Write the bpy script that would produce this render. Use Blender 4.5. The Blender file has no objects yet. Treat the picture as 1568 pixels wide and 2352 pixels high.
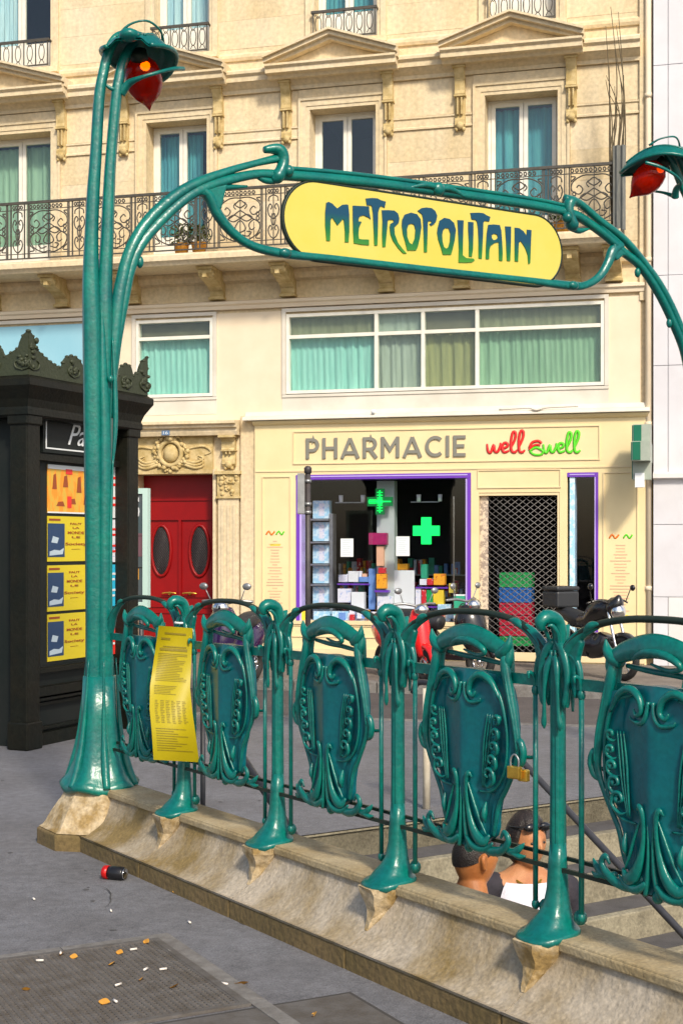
import bpy, bmesh, math, random
from mathutils import Vector, Matrix, noise
random.seed(7)
C = bpy.context.scene.collection
SC = bpy.context.scene
# ------------------------------------------------------------------ camera, world, sun, exposure
F, CX, HY, HC = 3229.0, 784.0, 1250.0, 1.62          # focal length, centre and horizon in units of a 1568 x 2352 picture
cam = bpy.data.cameras.new('camera'); co = bpy.data.objects.new('camera', cam); C.objects.link(co)
co.location = (0, 0, HC); co.rotation_euler = (math.radians(90), 0, 0)
cam.sensor_fit = 'VERTICAL'; cam.sensor_height = 36; cam.lens = 36*F/2352
cam.shift_y = (HY-1176)/2352; cam.clip_end = 500; cam.clip_start = .05
SC.camera = co
SUN = Vector((.26, -.80, .70)).normalized()
W = bpy.data.worlds.new('World'); SC.world = W; W.use_nodes = True
nt = W.node_tree; sky = nt.nodes.new('ShaderNodeTexSky'); sky.sky_type = 'NISHITA'; sky.sun_disc = False
sky.sun_elevation = math.asin(SUN.z); sky.sun_rotation = math.atan2(SUN.x, SUN.y)
sky.air_density = 1.0; sky.dust_density = 2.5; sky.ozone_density = 1.0
bg = nt.nodes['Background']; nt.links.new(sky.outputs[0], bg.inputs[0]); bg.inputs[1].default_value = .135
sl = bpy.data.lights.new('sun', 'SUN'); sl.energy = 3.05; sl.angle = math.radians(7); sl.color = (1, .90, .74)
so = bpy.data.objects.new('sun', sl); C.objects.link(so); so.rotation_euler = SUN.to_track_quat('Z', 'Y').to_euler()
so.location = (10, -20, 25)
SC.view_settings.view_transform = 'Standard'; SC.view_settings.look = 'None'
SC.view_settings.exposure = .38; SC.view_settings.gamma = 1; SC.view_settings.use_curve_mapping = False

# ------------------------------------------------------------------ frames
TH = math.atan(F/12300); cT, sT = math.cos(TH), math.sin(TH)
FD = 20.0
MF = Matrix.Translation((0, FD, 0)) @ Matrix.Rotation(-TH, 4, 'Z')            # facade: x right, y into the building
P0 = Vector((-1.31, 7.7, 0)); AQ = math.atan2(.5413, .8408)
MQ = Matrix.Translation(P0) @ Matrix.Rotation(AQ, 4, 'Z')                     # portal: x along the gate, y away from the stairs
MR = Matrix.Translation(P0) @ Matrix.Rotation(AQ-math.pi/2, 4, 'Z')           # railing: x along it, y over the stairs
GS = .0134
def gz(x, y):                                                                 # pavement rises gently along the railing
    s = (x-P0.x)*.5413-(y-P0.y)*.8408
    return max(0, GS*s)
def fp(px, py, off=0.0):
    a = (px-CX)/F; k = (FD*cT-off)/(a*sT+cT)
    return (k*a*cT-(k-FD)*sT, HC+(HY-py)/F*k)
def fu(px, off=0.0): return fp(px, 0, off)[0]
def pq(px, py, off=0.0):                                                      # portal plane
    a = (px-CX)/F; n = Vector((-.5413, .8408)); o = Vector((P0.x, P0.y))
    k = (o.dot(n)+off)/(a*n.x+n.y); p = Vector((k*a, k))-o
    return (p.dot(Vector((.8408, .5413))), HC+(HY-py)/F*k)
def pw(px, py, d): return Vector(((px-CX)/F*d, d, HC+(HY-py)/F*d))
def rs(px):                                                                   # abscissa on the railing line seen at column px
    a = (px-CX)/F; n = Vector((.8408, .5413)); o = Vector((P0.x, P0.y))
    k = o.dot(n)/(a*n.x+n.y); return (Vector((k*a, k))-o).dot(Vector((.5413, -.8408)))
def ground_at(px, py):
    z = .02
    for _ in range(6):
        k = (HC-z)*F/(py-HY); x = (px-CX)/F*k; z = gz(x, k)
    return Vector((x, k, z))

# ------------------------------------------------------------------ materials
def mat(name, col, rough=.6, metal=0, col2=None, nscale=6, bump=0, bscale=40, spec=.5, emit=None, es=0, coat=0, detail=6, lo=.35, hi=.65, stretch=None, speck=0, sscale=120):
    m = bpy.data.materials.new(name); m.use_nodes = True; t = m.node_tree; b = t.nodes['Principled BSDF']
    b.inputs['Base Color'].default_value = (*col, 1); b.inputs['Roughness'].default_value = rough
    b.inputs['Metallic'].default_value = metal; b.inputs['Specular IOR Level'].default_value = spec
    if coat: b.inputs['Coat Weight'].default_value = coat; b.inputs['Coat Roughness'].default_value = .15
    if emit: b.inputs['Emission Color'].default_value = (*emit, 1); b.inputs['Emission Strength'].default_value = es
    tc = t.nodes.new('ShaderNodeTexCoord'); src = tc.outputs['Object']
    if stretch:
        mp = t.nodes.new('ShaderNodeMapping'); mp.inputs['Scale'].default_value = stretch; t.links.new(src, mp.inputs[0]); src = mp.outputs[0]
    if col2 is not None:
        n = t.nodes.new('ShaderNodeTexNoise'); n.inputs['Scale'].default_value = nscale; n.inputs['Detail'].default_value = detail
        n.inputs['Roughness'].default_value = .62
        t.links.new(src, n.inputs['Vector'])
        r = t.nodes.new('ShaderNodeValToRGB'); r.color_ramp.elements[0].position = lo; r.color_ramp.elements[1].position = hi
        r.color_ramp.elements[0].color = (*col, 1); r.color_ramp.elements[1].color = (*col2, 1)
        t.links.new(n.outputs['Fac'], r.inputs[0]); cout = r.outputs[0]
        if speck:
            n3 = t.nodes.new('ShaderNodeTexNoise'); n3.inputs['Scale'].default_value = sscale; n3.inputs['Detail'].default_value = 3
            n4 = t.nodes.new('ShaderNodeTexNoise'); n4.inputs['Scale'].default_value = sscale*.12; n4.inputs['Detail'].default_value = 8; n4.inputs['Roughness'].default_value = .75
            t.links.new(tc.outputs['Object'], n3.inputs['Vector']); t.links.new(src, n4.inputs['Vector'])
            ad = t.nodes.new('ShaderNodeMath'); ad.operation = 'ADD'; t.links.new(n3.outputs['Fac'], ad.inputs[0]); t.links.new(n4.outputs['Fac'], ad.inputs[1])
            mr = t.nodes.new('ShaderNodeMapRange'); mr.inputs[1].default_value = .7; mr.inputs[2].default_value = 1.3; mr.inputs[3].default_value = 1-speck; mr.inputs[4].default_value = 1+speck
            t.links.new(ad.outputs[0], mr.inputs[0]); mm = t.nodes.new('ShaderNodeMix'); mm.data_type = 'RGBA'; mm.blend_type = 'MULTIPLY'; mm.inputs[0].default_value = 1
            t.links.new(cout, mm.inputs[6]); t.links.new(mr.outputs[0], mm.inputs[7]); cout = mm.outputs[2]
        t.links.new(cout, b.inputs['Base Color'])
    if bump:
        n2 = t.nodes.new('ShaderNodeTexNoise'); n2.inputs['Scale'].default_value = bscale; n2.inputs['Detail'].default_value = 5
        t.links.new(tc.outputs['Object'], n2.inputs['Vector'])
        bp = t.nodes.new('ShaderNodeBump'); bp.inputs['Strength'].default_value = bump; bp.inputs['Distance'].default_value = .01
        t.links.new(n2.outputs['Fac'], bp.inputs['Height']); t.links.new(bp.outputs[0], b.inputs['Normal'])
    return m
def glass(name, tint, refl=.25, rough=.02):
    m = bpy.data.materials.new(name); m.use_nodes = True; t = m.node_tree; t.nodes.remove(t.nodes['Principled BSDF'])
    out = t.nodes['Material Output']; tr = t.nodes.new('ShaderNodeBsdfTransparent'); tr.inputs[0].default_value = (*tint, 1)
    g = t.nodes.new('ShaderNodeBsdfGlossy'); g.inputs['Roughness'].default_value = rough
    lw = t.nodes.new('ShaderNodeLayerWeight'); lw.inputs[0].default_value = .5; mx = t.nodes.new('ShaderNodeMixShader')
    pw_ = t.nodes.new('ShaderNodeMath'); pw_.operation = 'POWER'; pw_.inputs[1].default_value = 3; ml = t.nodes.new('ShaderNodeMath'); ml.operation = 'MULTIPLY_ADD'; ml.inputs[1].default_value = .7; ml.inputs[2].default_value = refl
    t.links.new(lw.outputs['Facing'], pw_.inputs[0]); t.links.new(pw_.outputs[0], ml.inputs[0]); t.links.new(ml.outputs[0], mx.inputs[0]); t.links.new(tr.outputs[0], mx.inputs[1]); t.links.new(g.outputs[0], mx.inputs[2])
    t.links.new(mx.outputs[0], out.inputs[0]); return m
MT = {}
MT['stone'] = mat('facade_stone', (.66, .55, .37), .85, col2=(.58, .45, .25), nscale=1.3, bump=.25, bscale=60, detail=9, lo=.38, hi=.72, stretch=(1, 1, .3), speck=.19, sscale=18)
MT['stone_b'] = mat('facade_stone_pale', (.68, .58, .41), .85, col2=(.61, .49, .30), nscale=1.1, bump=.25, bscale=60, detail=9, stretch=(1, 1, .3), speck=.17, sscale=18)
MT['stone_c'] = mat('facade_stone_warm', (.63, .50, .30), .85, col2=(.69, .58, .40), nscale=1.7, bump=.25, bscale=60, detail=9, stretch=(1, 1, .3), speck=.19, sscale=18)
MT['carved'] = mat('carved_stone', (.60, .47, .24), .85, col2=(.40, .29, .11), nscale=9, bump=.4, bscale=50)
MT['render'] = mat('cream_render', (.76, .66, .50), .8, col2=(.70, .58, .42), nscale=1.2, bump=.1, bscale=90, detail=8)
MT['whitep'] = mat('white_paint', (.68, .64, .56), .6, col2=(.58, .54, .46), nscale=2, detail=8)
MT['frame'] = mat('window_frame_paint', (.80, .78, .70), .45, col2=(.70, .68, .60), nscale=5)
MT['shop'] = mat('shopfront_cream_paint', (.80, .66, .38), .45, col2=(.74, .60, .33), nscale=1.5, detail=8)
MT['shop_d'] = mat('shopfront_inset_paint', (.77, .62, .38), .45, col2=(.72, .57, .33), nscale=2)
MT['whiteb'] = mat('white_stone_cladding', (.66, .66, .70), .6, col2=(.58, .57, .60), nscale=1.0, bump=.08, bscale=80, detail=8)
MT['whiteb2'] = mat('white_stone_cladding_warm', (.64, .62, .60), .6, col2=(.70, .69, .70), nscale=1.0, bump=.08, bscale=80, detail=8)
MT['green'] = mat('metro_green_enamel', (.001, .160, .122), .29, col2=(.001, .105, .100), nscale=4, bump=.30, bscale=30, spec=.5, speck=.22, sscale=60)
MT['green_p'] = mat('metro_green_plate', (.001, .130, .138), .32, col2=(.001, .092, .118), nscale=4, bump=.2, bscale=20, spec=.45, speck=.18, sscale=50)
MT['rail_dark'] = mat('worn_dark_rail', (.008, .022, .016), .5, col2=(.022, .03, .02), nscale=14, spec=.3)
MT['yellow'] = mat('sign_yellow_enamel', (.60, .52, .105), .4, col2=(.58, .49, .07), nscale=2.5)
MT['parapet'] = mat('parapet_stone', (.40, .345, .27), .85, col2=(.215, .150, .055), nscale=2.6, bump=.6, bscale=40, detail=12, lo=.40, hi=.63, stretch=(1, 1, .6), speck=.28, sscale=70)
MT['parapet_t'] = mat('parapet_coping_stone', (.38, .31, .19), .85, col2=(.29, .215, .105), nscale=4, bump=.5, bscale=50, detail=10, speck=.25, sscale=80)
MT['parapet_g'] = mat('parapet_plinth_stained', (.19, .13, .055), .9, col2=(.12, .085, .03), nscale=3, bump=.6, bscale=35, detail=10, speck=.35, sscale=50)
MT['buttress'] = mat('buttress_stone', (.47, .375, .24), .85, col2=(.27, .18, .065), nscale=9, bump=.8, bscale=30, detail=12, lo=.42, hi=.62, speck=.3, sscale=60)
MT['asphalt'] = mat('pavement_asphalt', (.168, .170, .186), .85, col2=(.115, .112, .118), nscale=1.4, bump=.6, bscale=160, detail=12, lo=.3, hi=.72, speck=.42, sscale=140)
MT['street'] = mat('street_asphalt', (.095, .082, .08), .85, col2=(.07, .06, .058), nscale=2, bump=.4, bscale=120, detail=10, speck=.3, sscale=60)
MT['farpave'] = mat('far_pavement', (.19, .16, .135), .85, col2=(.13, .11, .095), nscale=2, bump=.4, bscale=100, detail=10, speck=.3, sscale=60)
MT['granite'] = mat('granite_edging', (.20, .19, .18), .8, col2=(.13, .12, .11), nscale=18, bump=.5, bscale=90)
MT['steps'] = mat('step_stone', (.30, .27, .19), .85, col2=(.20, .175, .12), nscale=5, bump=.4, bscale=60, detail=10, speck=.35, sscale=60)
MT['tread'] = mat('tread_dark', (.10, .095, .095), .85, col2=(.06, .056, .056), nscale=6, bump=.5, bscale=120, detail=10)
MT['tile'] = mat('stair_wall_tile', (.55, .52, .44), .4, col2=(.42, .38, .30), nscale=4)
MT['grate'] = mat('rusty_iron_grate', (.135, .125, .118), .7, metal=.2, col2=(.095, .082, .07), nscale=12, bump=.4, bscale=90)
MT['pit'] = mat('dark_void', (.042, .038, .036), .9, col2=(.055, .05, .046), nscale=4)
MT['iron'] = mat('balcony_iron', (.045, .042, .035), .5, col2=(.075, .065, .05), nscale=20, spec=.5)
MT['kiosk'] = mat('kiosk_black_green_paint', (.011, .010, .006), .45, col2=(.006, .008, .006), nscale=3, bump=.3, bscale=30, spec=.2, speck=.3, sscale=30)
MT['kiosk_g'] = mat('kiosk_crest_green', (.028, .036, .015), .6, col2=(.032, .040, .018), nscale=8, bump=.5, bscale=40)
MT['kiosk_p'] = mat('kiosk_panel_paint', (.010, .014, .013), .5, col2=(.015, .017, .016), nscale=2, spec=.2)
MT['white'] = mat('white_print', (.74, .77, .78), .5)
MT['black'] = mat('black_ink', (.018, .016, .015), .5)
MT['red_door'] = mat('red_door_paint', (.25, .002, .003), .4, col2=(.21, .002, .003), nscale=3, spec=.3)
MT['door_grille'] = mat('dark_grille_metal', (.05, .045, .045), .5, metal=.5)
MT['brass'] = mat('aged_brass', (.80, .52, .09), .28, metal=.85, col2=(.55, .32, .05), nscale=20)
MT['chrome'] = mat('chrome', (.75, .75, .75), .15, metal=1)
MT['steel'] = mat('galvanised_steel', (.36, .37, .38), .4, metal=.7, col2=(.25, .26, .27), nscale=10)
MT['pole'] = mat('dark_pole_paint', (.035, .03, .035), .5, col2=(.06, .05, .05), nscale=12)
MT['hand'] = mat('handrail_paint', (.05, .05, .055), .45, col2=(.03, .03, .038), nscale=10)
MT['cream'] = mat('cream_post_paint', (.70, .64, .52), .5, col2=(.55, .48, .36), nscale=10)
MT['purple'] = mat('purple_lacquer', (.16, .045, .46), .35)
MT['lilac'] = mat('lilac_lacquer', (.50, .40, .80), .35)
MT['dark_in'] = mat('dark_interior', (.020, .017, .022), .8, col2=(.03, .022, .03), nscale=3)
MT['grey_let'] = mat('grey_letter', (.20, .195, .165), .5)
MT['curtain_t'] = mat('teal_curtain', (.42, .72, .66), .8, col2=(.30, .60, .55), nscale=3, stretch=(4, 4, .4))
MT['curtain_g'] = mat('green_curtain', (.34, .50, .34), .8, col2=(.22, .36, .24), nscale=3, stretch=(4, 4, .4))
MT['curtain_o'] = mat('ochre_curtain', (.38, .34, .14), .8, col2=(.28, .26, .12), nscale=3, stretch=(4, 4, .4))
MT['curtain_s'] = mat('grey_net_curtain', (.46, .48, .42), .8, col2=(.36, .38, .32), nscale=3, stretch=(4, 4, .4))
MT['curtain_b'] = mat('blue_curtain', (.12, .42, .48), .8, col2=(.05, .24, .34), nscale=2.5, stretch=(4, 4, .3))
MT['curtain_w'] = mat('white_blue_curtain', (.68, .78, .86), .8, col2=(.48, .66, .80), nscale=3, stretch=(4, 4, .3))
MT['blind'] = mat('brown_blind', (.20, .165, .10), .7, col2=(.15, .12, .075), nscale=4)
MT['bluepane'] = mat('pale_blue_panel', (.30, .55, .66), .25, col2=(.25, .50, .62), nscale=1)
MT['cyan'] = mat('cyan_paper', (.03, .46, .70), .5)
MT['pbox'] = mat('pale_blue_carton', (.36, .64, .82), .5, col2=(.62, .80, .88), nscale=14, detail=2, lo=.47, hi=.53)
MT['wbox'] = mat('white_carton', (.76, .76, .82), .5, col2=(.40, .50, .74), nscale=16, detail=3, lo=.55, hi=.60)
MT['obox'] = mat('orange_carton', (.90, .40, .02), .5, col2=(.60, .10, .02), nscale=18, detail=2, lo=.58, hi=.60)
MT['ybox'] = mat('yellow_carton', (.85, .62, .04), .5)
MT['rbox'] = mat('red_carton', (.60, .02, .03), .5, col2=(.8, .5, .45), nscale=18, detail=2, lo=.58, hi=.60)
MT['mbox'] = mat('magenta_carton', (.45, .01, .12), .5, col2=(.3, .01, .1), nscale=20)
MT['bbox'] = mat('blue_carton', (.10, .24, .60), .5, col2=(.2, .35, .7), nscale=12)
MT['gbox'] = mat('green_poster', (.02, .30, .17), .5, col2=(.03, .36, .22), nscale=8)
MT['crate_g'] = mat('green_crate_plastic', (.01, .33, .08), .45)
MT['crate_b'] = mat('blue_crate_plastic', (.01, .12, .45), .45)
MT['crate_r'] = mat('red_crate_plastic', (.50, .008, .04), .45)
MT['em_green'] = mat('green_led', (.0, .5, .08), .5, emit=(.0, 1, .10), es=1.3)
MT['em_dgreen'] = mat('green_led_dark', (.0, .10, .03), .5, emit=(.0, .3, .04), es=.25)
MT['cross_green'] = mat('pharmacy_cross_green', (.0, .13, .07), .35)
MT['cross_grey'] = mat('pharmacy_cross_side', (.36, .40, .34), .4, col2=(.30, .35, .29), nscale=8)
MT['tyre'] = mat('tyre_rubber', (.018, .017, .016), .8)
MT['bike_black'] = mat('black_motorcycle_plastic', (.012, .012, .014), .25, coat=.4)
MT['topcase'] = mat('matt_black_case', (.022, .024, .028), .5)
MT['scoot_p'] = mat('dark_purple_lacquer', (.022, .010, .055), .2, coat=.6)
MT['scoot_r'] = mat('red_lacquer', (.75, .01, .01), .25, coat=.5)
MT['skin'] = mat('tanned_skin', (.56, .22, .07), .5, col2=(.44, .15, .04), nscale=9, speck=.10, sscale=220, bump=.15, bscale=250)
MT['skin2'] = mat('light_brown_skin', (.54, .25, .11), .5, col2=(.44, .17, .07), nscale=9, speck=.10, sscale=220, bump=.15, bscale=250)
MT['hair'] = mat('black_hair', (.014, .010, .009), .35, col2=(.03, .02, .017), nscale=30, bump=.5, bscale=200, stretch=(1, 1, .2))
MT['cloth_b'] = mat('black_cloth', (.02, .018, .026), .85, col2=(.035, .03, .04), nscale=14, bump=.5, bscale=40)
MT['cloth_w'] = mat('white_lace', (.75, .73, .82), .8, bump=.5, bscale=120)
MT['cloth_g'] = mat('grey_shirt', (.20, .22, .19), .85)
MT['denim'] = mat('dark_denim', (.03, .04, .08), .85)
MT['notice'] = mat('yellow_notice_vinyl', (.42, .34, .006), .45, col2=(.36, .29, .005), nscale=3, spec=.3)
MT['ink'] = mat('faded_print', (.22, .17, .01), .6)
MT['leaf'] = mat('dead_yellow_leaf', (.55, .27, .03), .7, col2=(.4, .17, .02), nscale=30)
MT['butt'] = mat('cigarette_paper', (.72, .66, .60), .7)
MT['can_b'] = mat('black_can_print', (.015, .015, .018), .3, metal=.3)
MT['can_r'] = mat('red_can_print', (.55, .01, .01), .3, metal=.3)
MT['glass'] = glass('window_glass', (.88, .94, .92), .05)
MT['glass_d'] = glass('shop_glass', (.95, .96, .98), .03)
MT['p_yellow'] = mat('yellow_poster_paper', (.66, .52, .015), .5)
MT['p_navy'] = mat('navy_print', (.012, .045, .12), .45)
MT['p_orange'] = mat('orange_poster_print', (.90, .30, .02), .5, col2=(.70, .42, .05), nscale=9, detail=3, lo=.45, hi=.55, stretch=(3, 1, .8))
MT['p_brown'] = mat('brown_print', (.30, .06, .01), .5)
MT['p_grey'] = mat('pale_grey_print', (.45, .55, .62), .5)
MT['p_red'] = mat('red_poster_paper', (.75, .03, .02), .5)
MT['pink'] = mat('pink_paper', (.7, .02, .15), .5)
MT['num'] = mat('blue_number_enamel', (.12, .20, .34), .4)
MT['pale'] = mat('pale_green_frame', (.50, .68, .62), .45)
MT['cane'] = mat('dry_cane', (.13, .10, .05), .8, col2=(.08, .06, .035), nscale=20)
MT['screen'] = mat('blue_grey_screen_cloth', (.10, .11, .11), .85, col2=(.17, .17, .15), nscale=10, stretch=(3, 3, .5))
MT['plant'] = mat('balcony_plant_leaf', (.05, .09, .02), .7, col2=(.12, .12, .03), nscale=20)
MT['flower'] = mat('orange_pot', (.55, .25, .03), .7)
def bulb_mat():
    m = mat('red_lamp_glass', (.40, .008, .0), .14, spec=.5)
    b = m.node_tree.nodes['Principled BSDF']; b.inputs['Transmission Weight'].default_value = .40; b.inputs['IOR'].default_value = 1.25
    b.inputs['Subsurface Weight'].default_value = 0
    return m
MT['bulb'] = bulb_mat()
MT['filament'] = mat('lit_lamp_core', (1, .3, .02), .5, emit=(1, .75, .04), es=9)
MT['filament2'] = mat('dim_lamp_core', (1, .15, .01), .5, emit=(1, .5, .02), es=3)
def grad_mat():
    m = bpy.data.materials.new('sign_lettering_enamel'); m.use_nodes = True; t = m.node_tree; b = t.nodes['Principled BSDF']
    b.inputs['Roughness'].default_value = .35
    tc = t.nodes.new('ShaderNodeTexCoord'); sp = t.nodes.new('ShaderNodeSeparateXYZ'); t.links.new(tc.outputs['Object'], sp.inputs[0])
    r = t.nodes.new('ShaderNodeMapRange'); r.inputs[1].default_value = 3.40; r.inputs[2].default_value = 3.66; t.links.new(sp.outputs['Z'], r.inputs[0])
    c = t.nodes.new('ShaderNodeValToRGB'); e = c.color_ramp.elements
    e[0].position = .05; e[0].color = (.06, .26, .01, 1); e[1].position = .85; e[1].color = (.0, .05, .10, 1)
    x = e.new(.45); x.color = (.0, .13, .03, 1)
    t.links.new(r.outputs[0], c.inputs[0]); t.links.new(c.outputs[0], b.inputs['Base Color']); return m
MT['letters'] = grad_mat()

# ------------------------------------------------------------------ mesh builder
def cr(pts, n=8, closed=False):
    """Catmull-Rom through points (tuples of any length)"""
    P = [tuple(p) for p in pts]; out = []; N = len(P)
    rng = range(N if closed else N-1)
    for i in rng:
        if closed: a, b, c, d = P[(i-1) % N], P[i], P[(i+1) % N], P[(i+2) % N]
        else: a, b, c, d = P[max(i-1, 0)], P[i], P[i+1], P[min(i+2, N-1)]
        for k in range(n):
            t = k/n; t2 = t*t; t3 = t2*t
            out.append(tuple(.5*((2*q)+(-p+r)*t+(2*p-5*q+4*r-s)*t2+(-p+3*q-3*r+s)*t3) for p, q, r, s in zip(a, b, c, d)))
    if not closed: out.append(P[-1])
    return out
class MB:
    def __init__(s): s.v = []; s.f = []; s.sm = []; s.seg = []
    def add(s, vs, fs, smooth=False):
        o = len(s.v); s.seg.append((o, len(s.f))); s.v += [tuple(v) for v in vs]; s.f += [tuple(i+o for i in f) for f in fs]; s.sm += [smooth]*len(fs)
    def box(s, x0, x1, y0, y1, z0, z1):
        if x0 > x1: x0, x1 = x1, x0
        if y0 > y1: y0, y1 = y1, y0
        if z0 > z1: z0, z1 = z1, z0
        s.add([(x0,y0,z0),(x1,y0,z0),(x1,y1,z0),(x0,y1,z0),(x0,y0,z1),(x1,y0,z1),(x1,y1,z1),(x0,y1,z1)],
              [(0,3,2,1),(4,5,6,7),(0,1,5,4),(1,2,6,5),(2,3,7,6),(3,0,4,7)]); return s
    def hexa(s, p8): s.add(p8, [(0,3,2,1),(4,5,6,7),(0,1,5,4),(1,2,6,5),(2,3,7,6),(3,0,4,7)]); return s
    def prof(s, prof, x0, x1, cap=True):
        """closed outline in (y,z) pushed along x"""
        n = len(prof); vs = [(x0, y, z) for y, z in prof]+[(x1, y, z) for y, z in prof]
        fs = [(i, (i+1) % n, n+(i+1) % n, n+i) for i in range(n)]
        if cap: fs += [tuple(range(n-1, -1, -1)), tuple(range(n, 2*n))]
        s.add(vs, fs); return s
    def plate(s, prof, y0, y1, smooth=False):
        """closed outline in (x,z) pushed along y"""
        n = len(prof); vs = [(x, y0, z) for x, z in prof]+[(x, y1, z) for x, z in prof]
        s.add(vs, [(i, (i+1) % n, n+(i+1) % n, n+i) for i in range(n)]+[tuple(range(n-1, -1, -1)), tuple(range(n, 2*n))], smooth); return s
    def tube(s, pts, r, seg=8, n=6, ref=None, flat=1.0, flute=None, smooth=True, spline=True, caps=True, closed=False):
        m = len(pts); R = list(r) if isinstance(r, (list, tuple)) else [r]*m
        q = [tuple(p)+(rr,) for p, rr in zip(pts, R)]
        if spline: q = cr(q, n, closed)
        P = [Vector(a[:3]) for a in q]; R = [max(a[3], .0005) for a in q]; N = len(P); vs = []; prev = None
        for i in range(N):
            if closed: T = (P[(i+1) % N]-P[i-1])
            else: T = P[min(i+1, N-1)]-P[max(i-1, 0)]
            T = T.normalized() if T.length > 1e-9 else Vector((0, 0, 1))
            if ref is not None: B = Vector(ref); B = (B-T*B.dot(T)); B = B.normalized() if B.length > 1e-6 else T.orthogonal().normalized()
            else:
                B = T.orthogonal() if prev is None else prev-T*prev.dot(T)
                B = B.normalized() if B.length > 1e-6 else T.orthogonal().normalized(); prev = B
            Nn = T.cross(B)
            for k in range(seg):
                a = 2*math.pi*k/seg; rr = R[i]
                if flute: rr *= 1+flute[1]*math.cos(flute[0]*a)
                vs.append(P[i]+Nn*(math.cos(a)*rr)+B*(math.sin(a)*rr*flat))
        fs = []
        for i in range(N if closed else N-1):
            j = (i+1) % N
            for k in range(seg):
                fs.append((i*seg+k, i*seg+(k+1) % seg, j*seg+(k+1) % seg, j*seg+k))
        if caps and not closed: fs += [tuple(range(seg-1, -1, -1)), tuple((N-1)*seg+k for k in range(seg))]
        s.add(vs, fs, smooth); return s
    def bar(s, a, b, r, seg=6): return s.tube([a, b], r, seg, spline=False)
    def loft(s, rings, smooth=True, caps=True):
        n = len(rings[0]); vs = [p for rg in rings for p in rg]; fs = []
        for i in range(len(rings)-1):
            for k in range(n): fs.append((i*n+k, i*n+(k+1) % n, (i+1)*n+(k+1) % n, (i+1)*n+k))
        if caps: fs += [tuple(range(n-1, -1, -1)), tuple((len(rings)-1)*n+k for k in range(n))]
        s.add(vs, fs, smooth); return s
    def lathe(s, prof, c=(0, 0, 0), seg=16, sx=1, sy=1, smooth=True):
        return s.loft([[(c[0]+r*sx*math.cos(2*math.pi*k/seg), c[1]+r*sy*math.sin(2*math.pi*k/seg), c[2]+z) for k in range(seg)] for r, z in prof], smooth)
    def ball(s, c, r, seg=12, rings=8):
        rx, ry, rz = (r, r, r) if not isinstance(r, (tuple, list)) else r
        return s.loft([[(c[0]+rx*math.sin(a)*math.cos(2*math.pi*k/seg), c[1]+ry*math.sin(a)*math.sin(2*math.pi*k/seg), c[2]-rz*math.cos(a)) for k in range(seg)]
                for a in [math.pi*(.02+.96*i/rings) for i in range(rings+1)]])
    def grid(s, fn, nu, nv, smooth=True):
        vs = [fn(i/nu, j/nv) for j in range(nv+1) for i in range(nu+1)]
        fs = [(j*(nu+1)+i, j*(nu+1)+i+1, (j+1)*(nu+1)+i+1, (j+1)*(nu+1)+i) for j in range(nv) for i in range(nu)]
        s.add(vs, fs, smooth); return s
    def poly(s, loops, y0, y1):
        """filled outlines with holes in (x,z), extruded y0..y1"""
        bm = bmesh.new(); es = []
        for lp in loops:
            vs = [bm.verts.new((x, 0, z)) for x, z in lp]
            es += [bm.edges.new((vs[i], vs[(i+1) % len(vs)])) for i in range(len(vs))]
        bmesh.ops.triangle_fill(bm, use_beauty=True, edges=es)
        bm.verts.index_update(); V = [v.co.copy() for v in bm.verts]; n = len(V)
        T = [tuple(v.index for v in f.verts) for f in bm.faces]; bm.free()
        vs = [(v.x, y0, v.z) for v in V]+[(v.x, y1, v.z) for v in V]
        fs = [t for t in T]+[tuple(i+n for i in reversed(t)) for t in T]; o = 0
        for lp in loops:
            m = len(lp); fs += [(o+i, o+(i+1) % m, n+o+(i+1) % m, n+o+i) for i in range(m)]; o += m
        s.add(vs, fs); return s
    def build_each(s, name, m, parent=None, mw=None, bevel=0):
        """every shape added becomes an object of its own"""
        out = []; bounds = s.seg+[(len(s.v), len(s.f))]
        for (v0, f0), (v1, f1) in zip(bounds, bounds[1:]):
            q = MB(); q.add(s.v[v0:v1], [tuple(i-v0 for i in f) for f in s.f[f0:f1]]); q.sm = s.sm[f0:f1]; out.append(q.build(name, m, parent, mw, bevel=bevel))
        return out
    def tf(s, M): s.v = [tuple(M @ Vector(v)) for v in s.v]; return s
    def build(s, name, m, parent=None, mw=None, recalc=True, bevel=0, vis=None):
        me = bpy.data.meshes.new(name); me.from_pydata(s.v, [], s.f); me.update()
        for i, p in enumerate(me.polygons): p.use_smooth = s.sm[i]
        if recalc:
            bm = bmesh.new(); bm.from_mesh(me); bmesh.ops.recalc_face_normals(bm, faces=bm.faces); bm.to_mesh(me); bm.free()
        me.materials.append(MT[m] if isinstance(m, str) else m)
        o = bpy.data.objects.new(name, me); C.objects.link(o)
        if parent: o.parent = parent
        elif mw is not None: o.matrix_world = mw
        if bevel:
            b = o.modifiers.new('bevel', 'BEVEL'); b.width = bevel; b.segments = 2; b.limit_method = 'ANGLE'; b.angle_limit = .7
            b.harden_normals = False
        return o
def tag(o, label=None, cat=None, group=None, kind=None):
    if label: o['label'] = label
    if cat: o['category'] = cat
    if group: o['group'] = group
    if kind: o['kind'] = kind
    return o
def empty(name, M, label=None, cat=None, group=None, kind=None):
    o = bpy.data.objects.new(name, None); C.objects.link(o); o.matrix_world = M; o.empty_display_size = .1
    return tag(o, label, cat, group, kind)
def kids(o): return [c for c in bpy.data.objects if c.parent == o]
def copy_tree(o, parent=None, M=None):
    c = o.copy(); C.objects.link(c); c.parent = parent
    if M is not None: c.matrix_world = M
    for ch in kids(o): copy_tree(ch, c)
    return c
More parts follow.
